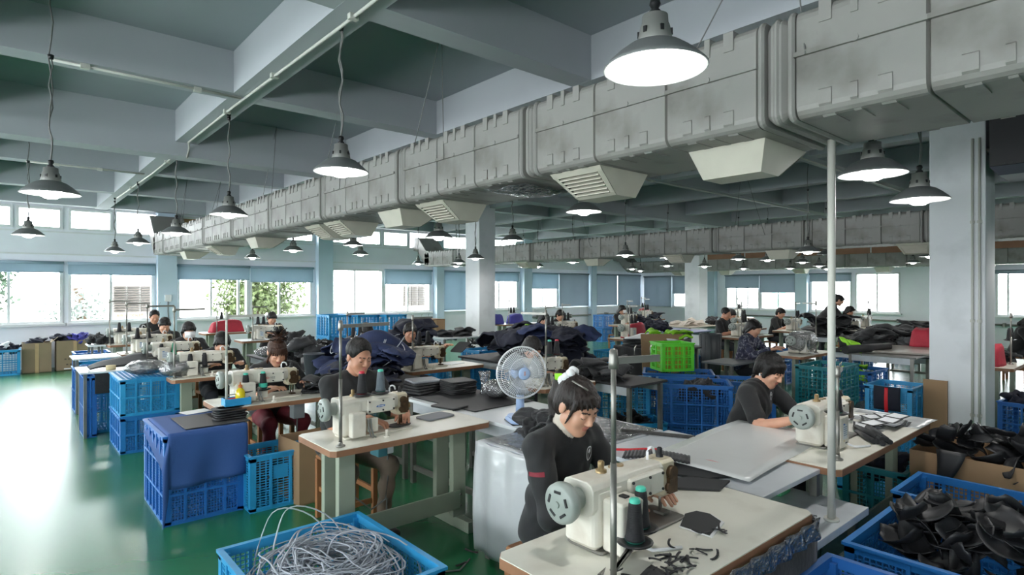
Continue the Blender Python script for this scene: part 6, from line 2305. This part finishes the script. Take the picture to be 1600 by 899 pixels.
# tall translucent crate stack by the back
for i in range(3):
    for k in range(3):
        crate('light blue crate in the tall back stack, column %s, level %s' % (['one', 'two', 'three'][i], ['one', 'two', 'three'][k]), 4.62 + i * .43, 10.3 - .25 * i, k * .41, 0, .42, .55, .405, m_cr_cyan, (.06, .05), (4, 1), .006, group='tall back crate stack')
tag(MB().box(0, 0, 0, .9, .25, .03).build('board', m_white_p, None, (4.7, 9.85, 1.225), -.3), 'white board lying across the tall back crates', 'board')

# ---- open crates in the middle aisle
C_A = R(-55)
crate('large blue mesh crate facing the camera in the middle aisle', 5.97, 3.72, 0, C_A, .8, .55, .65, m_cr_deep, (.03, .03), (5, 3))
crate('large blue mesh crate left of the facing crate, under the dark table', 5.6, 4.42, 0, C_A, .62, .5, .64, m_cr_cyan, (.04, .04), (4, 2))
crate('large blue crate behind the facing crate', 6.55, 4.3, 0, C_A, .85, .55, .65, m_cr_deep, (.03, .03), (5, 3))
crate('deep blue crate behind the bobbed woman', 6.75, 3.5, 0, C_A, .6, .5, .62, m_cr_deep, (.03, .03), (5, 3))
pile('black scrap lying in the facing blue crate', 'fabric scrap', 'scraps in the facing crate', 'fabric_scrap', 'scrap', m_bfab, 5.97, 3.72, .53, .2, .3, 8, .01, .6, .9, 81)
crate('low light blue crate of black pieces in the middle aisle', 5.3, 3.98, 0, R(-35), .5, .42, .27, m_cr_cyan, (.03, .025), (3, 2))
pile('black cut piece in the low light blue crate', 'fabric piece', 'black pieces in the low crate', 'fabric_piece', 'curl', m_bstrap, 5.25, 4.0, .2, .18, .15, 14, .008, .8, .9, 82)
crate('lime green folding crate standing on the blue crate', 6.6, 4.42, .65, R(-30), .44, .36, .36, m_cr_green, (.05, .06), (3, 2), .012)
tag(MB().rbox(-.16, -.13, 0, .16, .13, .3, .02).build('yellow_box', M('amber_box', C(196, 170, 60), .6), None, (6.6, 4.42, .67), R(-30)), 'amber box seen inside the lime crate', 'box')
tag(MB().box(-.32, 0, 0, .32, .008, .62, RX(-.2)).build('cardboard_sheet', m_card, None, (7.35, 5.05, .42), R(-40)), 'brown cardboard sheet leaning beside the lime crate', 'cardboard')
crate('dark teal crate under the leaning cardboard', 7.45, 4.8, 0, R(-30), .6, .45, .42, m_cr_teal, (.04, .04), (3, 2))
pile('black cloth piece in the teal crate by the cardboard', 'fabric piece', 'cloth in the teal crate by the cardboard', 'fabric_piece', 'fold', m_bfab, 7.45, 4.8, .38, .15, .1, 4, .02, .2, .9, 83)
tag(MB().sheet(lambda u, v: (.16 * (u - .5), .1 * (v - .5), .03 * math.sin(u * 7 + v * 4)), 8, 5, .01).build('lime_cloth', m_lime, None, (7.5, 4.72, .5)), 'lime cloth scrap on the teal crate by the cardboard', 'cloth')
long_table('black-skirted table carrying the lime fabric pile', 7.35, 8.25, 4.98, 6.0, .8, m_bboard)
tag(MB().sheet(lambda u, v: (7.33 + .01 * math.sin(u * 30), 4.97 + 1.0 * u, .1 + .68 * v), 20, 4, .006).build('table_skirt', m_bfab), 'black cloth skirt hanging below the lime fabric pile', 'cloth')
for k in range(4):
    tag(MB().sheet(lambda u, v: ((u - .5) * .75, (v - .5) * .8, .02 * math.sin(u * 4 + k) - .12 * (abs(u - .5) ** 2 + abs(v - .5) ** 2) * .5), 10, 8, .03).build('padded_mat', m_bfab if k < 3 else m_white_f, None, (7.75, 5.45, .84 + .042 * k), .1 * k), '%s padded panel in the stack under the lime fabric' % ('black' if k < 3 else 'white'), 'panel', 'padded panels under the lime fabric' if k < 3 else None)
pile('lime green gathered fabric on the padded panels', 'fabric piece', 'lime fabric on the padded panels', 'lime_fabric', 'fold', m_lime, 7.72, 5.2, 1.0, .18, .3, 9, .008, .25, .7, 84)
long_table('small grey side table behind the bobbed woman', 7.6, 8.25, 4.1, 4.6, .66, M('dark_grey_board', C(112, 116, 120), .5), rail=False)
sew_table('sewing table of the worker with flowery sleeves', 8.35, 9.5, 3.5, 4.0)
m = machine('c', 'film-wrapped sewing machine before the worker with flowery sleeves', (8.95, 3.76, .76), 'c')
tag(MB().sheet(lambda u, v: (8.9 + .3 * math.cos(u * 2 * PI) * abs(math.cos((v - .5) * PI)) ** .5, 3.74 + .19 * math.sin(u * 2 * PI) * abs(math.cos((v - .5) * PI)) ** .5, .77 + .16 * (1 + math.sin((v - .5) * PI)) * .98), 20, 10, .002).build('film_cover', m_film), 'clear film cover over the machine by the flowery sleeves', 'film')
thread_stand('thread stand before the worker with flowery sleeves', 9.05, 3.6, .76, .74, (.02, .2), [])
m_floral = M('flowery_sleeve', C(58, 60, 84), .8, var=.5, scale=22, dirt=C(190, 190, 200), dirt_amt=.8, dirt_scale=26)
person('worker with hair clip in black shirt and flowery dark sleeves', (8.35, 4.35, 0), 0, head=(.05, -.14, 1.12), pitch=.5, yaw=-.1, hands=((-.1, -.45, .84), (.2, -.4, .84)), res=.013, fine=.009, sleeve=2, hair='long', mats={'shirt': m_floral})
crate('teal crate standing before the worker with flowery sleeves', 8.15, 3.1, 0, 0, .75, .5, .72, m_cr_teal, (.05, .05), (5, 5), .009)
crate('blue crate holding lime cloth behind the white pole', 9.0, 3.0, 0, 0, .66, .5, .6, m_cr_deep, (.05, .05), (4, 3), .008)
pile('lime cloth piece spilling from the blue crate behind the pole', 'fabric piece', 'lime cloth behind the pole', 'lime_fabric', 'fold', m_lime, 8.9, 3.05, .4, .16, .12, 9, .03, .4, .75, 85)
pile('lime cloth piece hanging off the bench behind the pole', 'fabric piece', 'lime cloth on the bench', 'lime_fabric', 'fold', m_lime, 9.55, 3.3, .82, .12, .12, 4, .03, .5, .7, 86)
crate('light blue crate with a red-striped cloth on its side', 7.72, 2.2, 0, 0, .54, .46, .62, m_cr_cyan, (.035, .022), (3, 1), .008, plate=(.3, .6, .7, .86))
t = thing('hanging_cloth', 'dark cloth with red stripe hung over the light blue crate', 'cloth', (7.44, 2.2, .36))
MB().sheet(lambda u, v: (-.012 - .015 * math.sin(v * 3) - .02 * math.sin(PI * u), (u - .5) * .26, .26 * v), 12, 8, .01).build('cloth', m_navyd, t)
MB().sheet(lambda u, v: (-.035 - .015 * math.sin(v * 3), .0 + (u - .5) * .035, .27 * v - .02), 3, 8, .008).build('stripe', m_redt, t)
tag(MB().box(-.03, -.2, 0, .0, .02, .7).build('cardboard_sheet', m_card, None, (7.79, 1.925, 0)), 'folded cardboard standing between crate and column', 'cardboard')
film_bag('crumpled clear film bag below the blue crate behind the pole', 8.1, 2.62, .0, .18, .14, .3, 87)
long_table('grey bench with black rolls behind the lime cloth', 9.45, 11.2, 2.45, 3.35, .76, M('bench_grey', C(120, 118, 114), .35), name='bench')
board('table_leaf', 'wide grey board lying across the bench by the column', 'board', 10.3, 2.8, .765, 1.2, .75, .03, M('board_tan', C(160, 154, 146), .3), .15, .02)
tag(MB().cyl((0, -.5, 0), (0, .5, 0), .06, n=16).build('film_roll', m_bboard, None, (9.6, 3.1, .83), R(75)), 'thick black roll lying on the grey bench', 'roll')
pile('dark fabric piece in the broad heap beyond the bench', 'fabric piece', 'broad dark heap beyond the bench', 'fabric_piece', 'fold', m_bfab, 12.0, 3.5, .62, .9, .75, 60, .005, .35, 1.2, 88, .12)
long_table('low table under the broad dark heap', 11.2, 12.9, 2.7, 4.3, .6, m_bboard)
pile('grey-black strap coil at the near end of the broad heap', 'fabric piece', 'strap coils on the heap', 'fabric_piece', 'scrap', M('coil_grey', C(90, 94, 96), .6, var=.3, scale=20), 11.3, 2.95, .72, .2, .25, 6, .02, .6, .9, 89)

# ================================================================ FAR STATIONS
def cover(label, x, y, z, mat, rz=0.0, L=.5, w=.26, h=.27):
    """cloth cover draped over a machine"""
    def fn(u, v):
        a = u * 2 * PI
        cx = abs(math.cos(a)) ** .5 * math.copysign(1, math.cos(a))
        sy = abs(math.sin(a)) ** .5 * math.copysign(1, math.sin(a))
        k = 1 - .22 * v - (.78 if v > .99 else 0) - (.12 if v > .8 else 0)
        k = max(.02, k)
        wv = 1 + .06 * math.sin(a * 7) * (1 - v)
        return (cx * L / 2 * k * wv, sy * w / 2 * k * wv, h * min(1, v * 1.12) * (1 - .18 * abs(cx * k - .3) * v))
    tag(MB().sheet(fn, 30, 8, .006).build('machine_cover', mat, None, (x, y, z), rz), label, 'cover', 'machine covers')


FP = []
FP.append(person('far1', (0, 0, -9), 0, head=(0, -.16, 1.12), pitch=.5, res=.016, fine=.0095, sleeve=.5, hair='short')[0])
FP.append(person('far2', (0, 0, -9), 0, head=(0, -.16, 1.12), pitch=.45, res=.016, fine=.0095, sleeve=2, hair='long')[0])
FP.append(person('far3', (0, 0, -9), 0, head=(.02, -.2, 1.07), pitch=.75, res=.016, fine=.0095, sleeve=2, hair='long')[0])
FP.append(person('far4', (0, 0, -9), 0, head=(0, -.12, 1.18), pitch=.35, res=.016, fine=.0095, sleeve=.5, hair='crop', hip=(0, 0, .56), mats={'skin': m_skin2})[0])
used = set()


def far_person(k, label, x, y, rz=0.0):
    if k in used:
        return dup(FP[k], label, (x, y, 0), rz)
    used.add(k)
    FP[k].location = (x, y, 0)
    FP[k].rotation_euler = (0, 0, rz)
    FP[k]['label'] = label
    return FP[k]


MPA, MPB = [None], [None]


def far_machine(label, x, y, z=.76, rz=0.0):
    if MPA[0] is None:
        MPA[0] = machine('c', label, (x, y, z), 'c', rz)
        return MPA[0]
    return dup(MPA[0], label, (x, y, z), rz)


far_person(2, 'worker with lowered head in black, sewing behind the plastic bags', 1.95, 7.66)
fm = far_person(1, 'worker in white face mask behind the green thread cone', 1.97, 9.25)
MB().sheet(lambda u, v: ((u - .5) * .13, -.105 - .16 + .05 * abs(u - .5) ** 1.5 * 2.2 - .02 * math.sin(PI * v), 1.03 + .085 * v), 10, 6, .004).build('face_mask', m_white_p, fm)
far_person(0, 'short-haired worker in front of the masked worker\'s neighbour by the pilaster', 1.98, 10.88)
far_person(3, 'worker at the last aisle station by the back windows', 2.15, 12.65)
FS = [  # person kind (None: nobody), table x0, x1, y0, machine x, words
    (0, 3.25, 4.45, 11.05, 3.8, 'under the tree window'), (2, 3.5, 4.35, 7.3, 3.85, 'left of the tall crate stack'),
    (1, 7.0, 8.1, 7.35, 7.6, 'just right of the middle column'), (0, 8.35, 9.5, 8.2, 8.9, 'beyond the middle column facing the camera'), (1, 11.8, 13.0, 9.3, 12.4, 'below the full-length grey blinds'),
    (3, 10.55, 11.9, 5.55, 11.1, 'among the grey machines'), (2, 12.5, 13.8, 6.6, 13.1, 'behind the worker among the grey machines'), (0, 13.0, 14.2, 5.6, 13.6, 'behind the far black pile'),
    (1, 15.7, 16.8, 5.0, 16.2, 'behind the standing woman'), (2, 13.4, 14.7, 1.25, 14.0, 'seen past the near column'),
    (None, 8.7, 9.9, 6.75, 9.2, 'with bare wood top beyond the lime crate'), (None, 9.8, 11.0, 11.6, 10.4, 'under the purple covers'), (None, 15.9, 17.2, 11.9, 16.5, 'under the small red cover in the far corner'),
    (None, 14.3, 15.5, 10.6, 14.9, 'before the far corner blinds'), (None, 17.2, 18.4, 9.2, 17.8, 'beyond the third column'), (None, 3.2, 4.4, 13.4, 3.8, 'under the red cover by the back windows'), (None, 9.0, 10.3, 1.36, 9.86, 'behind the near column with a red cover'),
    (None, 17.5, 18.7, 6.6, 18.1, 'along the right windows')]
for i, (pk, x0, x1, y0, mx, w) in enumerate(FS):
    sew_table('distant sewing table ' + w, x0, x1, y0, y0 + .52, group='far sewing tables', top=m_top_white if i in (0, 11) else None)
    if i not in (11, 12, 15, 16):
        far_machine('distant cream sewing machine ' + w, mx, y0 + .27)
    thread_stand('distant thread stand ' + w, mx - .34, y0 + .1, .76, .62, (.26, .02), [(.1, .03, .3), (.2, .03, .3)])
    spool('small black cone %s, nearer the pole' % w, mx - .24, y0 + .13, 1.06, m_thread_b, m_black)
    spool('small black cone %s, farther from the pole' % w, mx - .14, y0 + .13, 1.06, m_thread_b, m_black)
    if pk is not None:
        far_person(pk, 'distant worker in black sewing %s' % w, mx + .2, y0 + .84)
        stool('distant stool under the worker ' + w, mx + .2, y0 + .86)
far_machine('second grey-white machine on the table among the grey machines', 11.55, 5.82)
cover('purple cloth cover over a machine beyond the middle column, wider one', 10.4, 11.85, .76, m_purple)
cover('purple cloth cover half hidden by the middle column', 9.75, 11.9, .76, m_purple)
cover('small red cloth cover in the far corner', 16.5, 12.15, .76, m_red_f)
cover('long red cloth cover by the back windows', 3.7, 13.65, .76, m_red_f, 0, .7)
cover('red cloth cover behind the near column', 9.3, 1.62, .76, m_red_f)
pile('black strap piece heaped on the table behind the near column', 'fabric piece', 'black straps behind the near column', 'fabric_piece', 'fold', m_bfab, 9.95, 1.62, .79, .2, .12, 8, .014, .35, .8, 120)
cover('red cloth cover beside the lime crate', 9.2, 7.02, .76, m_red_f, 0, .55, .3, .3)
cover('dark red cloth heap at the column beyond the bench', 10.95, 2.75, .795, m_red_f, 0, .35, .3, .3)
# standing woman at the far table
person('standing woman in black with clipped hair leaning over a far table', (14.75, 5.75, 0), R(25), head=(0, -.38, 1.42), pitch=.55, hip=(0, 0, .9), hands=((-.1, -.62, .98), (.15, -.6, .98)), res=.017, fine=.01, sleeve=.5, hair='pony', legs='stand')
sew_table('sewing table at which the far woman stands', 14.3, 15.55, 4.75, 5.3)
far_machine('film-covered machine beside the standing far woman', 14.75, 5.02)
# far heaps and crates
def heap(lab, grp, kind, mat, x, y, z, rx, ry, n, seed, sc=1.1, rise=.012):
    pile(lab, 'fabric piece', grp, 'fabric_piece', kind, mat, x, y, z, rx, ry, n, rise, .35, sc, seed)


long_table('long far table carrying the glossy black heap', 12.2, 14.2, 4.5, 5.3, .76, m_bboard)
heap('glossy black panel in the far heap behind the flowery worker', 'far glossy black heap', 'fold', m_bstrap, 13.1, 4.9, .79, .8, .25, 28, 91, 1.3, .012)
heap('black fabric piece heaped before the standing far woman', 'heap before the standing woman', 'fold', m_bfab, 15.0, 3.9, .8, .5, .25, 14, 92)
long_table('far table under the heap before the standing woman', 14.3, 15.7, 3.6, 4.2, .76, m_bboard)
heap('dark fabric piece on the far table by the red cover', 'heap by the small red cover', 'fold', m_navyd, 14.9, 10.85, .8, .4, .15, 10, 93)
heap('dark bundle on the table just right of the middle column', 'bundle right of the middle column', 'scrap', m_bfab, 7.95, 7.6, .84, .1, .12, 4, 94)
heap('dark navy bundle by the far blinds', 'bundle by the far blinds', 'scrap', m_navyd, 12.8, 9.55, .84, .12, .12, 6, 95)
long_table('far table with dark piles beside the reaching worker', 6.3, 7.4, 9.2, 9.9, .76, m_top_white)
heap('dark pile on the far table beside the middle column', 'pile beside the middle column', 'fold', m_bfab, 6.8, 9.5, .79, .3, .15, 8, 96)
long_table('far lilac-topped cutting table', 10.3, 12.0, 7.0, 8.2, .76, M('lilac_top', C(150, 158, 196), .5))
heap('navy piece heaped on the lilac cutting table', 'heap on the lilac table', 'scrap', m_navyd, 10.6, 7.5, .84, .2, .25, 8, 97)
long_table('far pale table with cut foam sheets', 12.6, 14.0, 7.9, 8.9, .76, M('pale_tan', C(196, 186, 170), .6))
heap('pale foam sheet on the far pale table', 'foam sheets on the far table', 'fold', M('foam_pale', C(206, 196, 184), .8), 13.3, 8.4, .79, .4, .25, 8, 98)
heap('black bundle on the far pale table end', 'black bundle on the far pale table', 'scrap', m_bfab, 14.0, 8.1, .84, .12, .12, 4, 99)
for i, (x, y, z, mt, w) in enumerate(((9.6, 7.9, 0, m_cr_cyan, 'under the lilac cutting table edge'), (9.9, 6.3, 0, m_cr_blue, 'beside the red cover near the lime crate'), (8.2, 6.3, 0, m_cr_cyan, 'behind the lime crate'), (14.6, 12.3, 0, m_cr_blue, 'by the far blinds'),
                                   (14.6, 12.3, .43, m_cr_blue, 'by the far blinds, second level'), (12.4, 5.7, 0, m_cr_blue, 'under the table among the grey machines'),
                                   (13.6, 4.6, 0, m_cr_blue, 'before the standing far woman'), (12.6, 4.62, 0, m_cr_blue, 'beyond the broad dark heap'), (16.0, 4.4, .0, m_cr_cyan, 'beyond the standing far woman'),
                                   (8.62, 1.16, 0, m_cr_deep, 'peeking past the near column'), (9.35, 1.02, 0, m_cr_deep, 'at the picture edge past the near column'), (11.2, 8.8, 0, m_cr_cyan, 'between the far tables'),
                                   (7.0, 8.6, 0, m_cr_cyan, 'under the table right of the middle column'), (10.8, 4.9, 0, m_cr_deep, 'beyond the flowery worker'))):
    crate('blue far crate ' + w, x, y, z, .1 * (i % 3) - .1, .58, .42, .42 if i not in (9, 10) else .46, mt, (.05, .05), (3, 2), .009, group='far blue crates')
pile('crumpled scrap in the crate peeking past the near column', 'fabric scrap', 'scraps past the near column', 'fabric_scrap', 'scrap', m_navyd, 8.6, 1.16, .42, .15, .1, 4, .02, .6, .9, 100)
for i, (x, y, w) in enumerate(((10.4, 6.75, 'beside the red cover'), (10.15, 5.95, 'beside the worker among the grey machines'))):
    t = thing('waste_bin', 'dark ribbed bin standing ' + w, 'bin', (x, y, 0))
    mb = MB().lathe([(0, 0), (.17, 0), (.2, .85), (.19, .85), (.165, .02)], n=24)
    mb.build('bin', M('bin_dark', C(70, 74, 78), .4), t)
    for k in range(12):
        a = 2 * PI * k / 12
        MB().cyl((.172 * math.cos(a), .172 * math.sin(a), .02), (.202 * math.cos(a), .202 * math.sin(a), .84), .008, n=6).build('rib', MATS['bin_dark'], t)
# small loose things on the floor by the man
for k, (x, y) in enumerate(((2.15, 2.95), (2.05, 2.75), (2.3, 3.05))):
    o = put('fabric_scrap', variants('strip', m_bstrap, 'fabric_strip', 6)[k], None, (x, y, .004), (0, 0, k), scale=(1.6, 1.6, 1.6))
    tag(o, 'black scrap on the green floor beside the milky film', 'fabric scrap', 'floor scraps')
tag(MB().tube([(1.75, 2.9, .006), (1.95, 2.98, .006), (2.1, 2.9, .006), (2.24, 2.98, .006)], .006).build('floor_cable', m_wire), 'thin cable on the green floor by the milky film', 'cable')
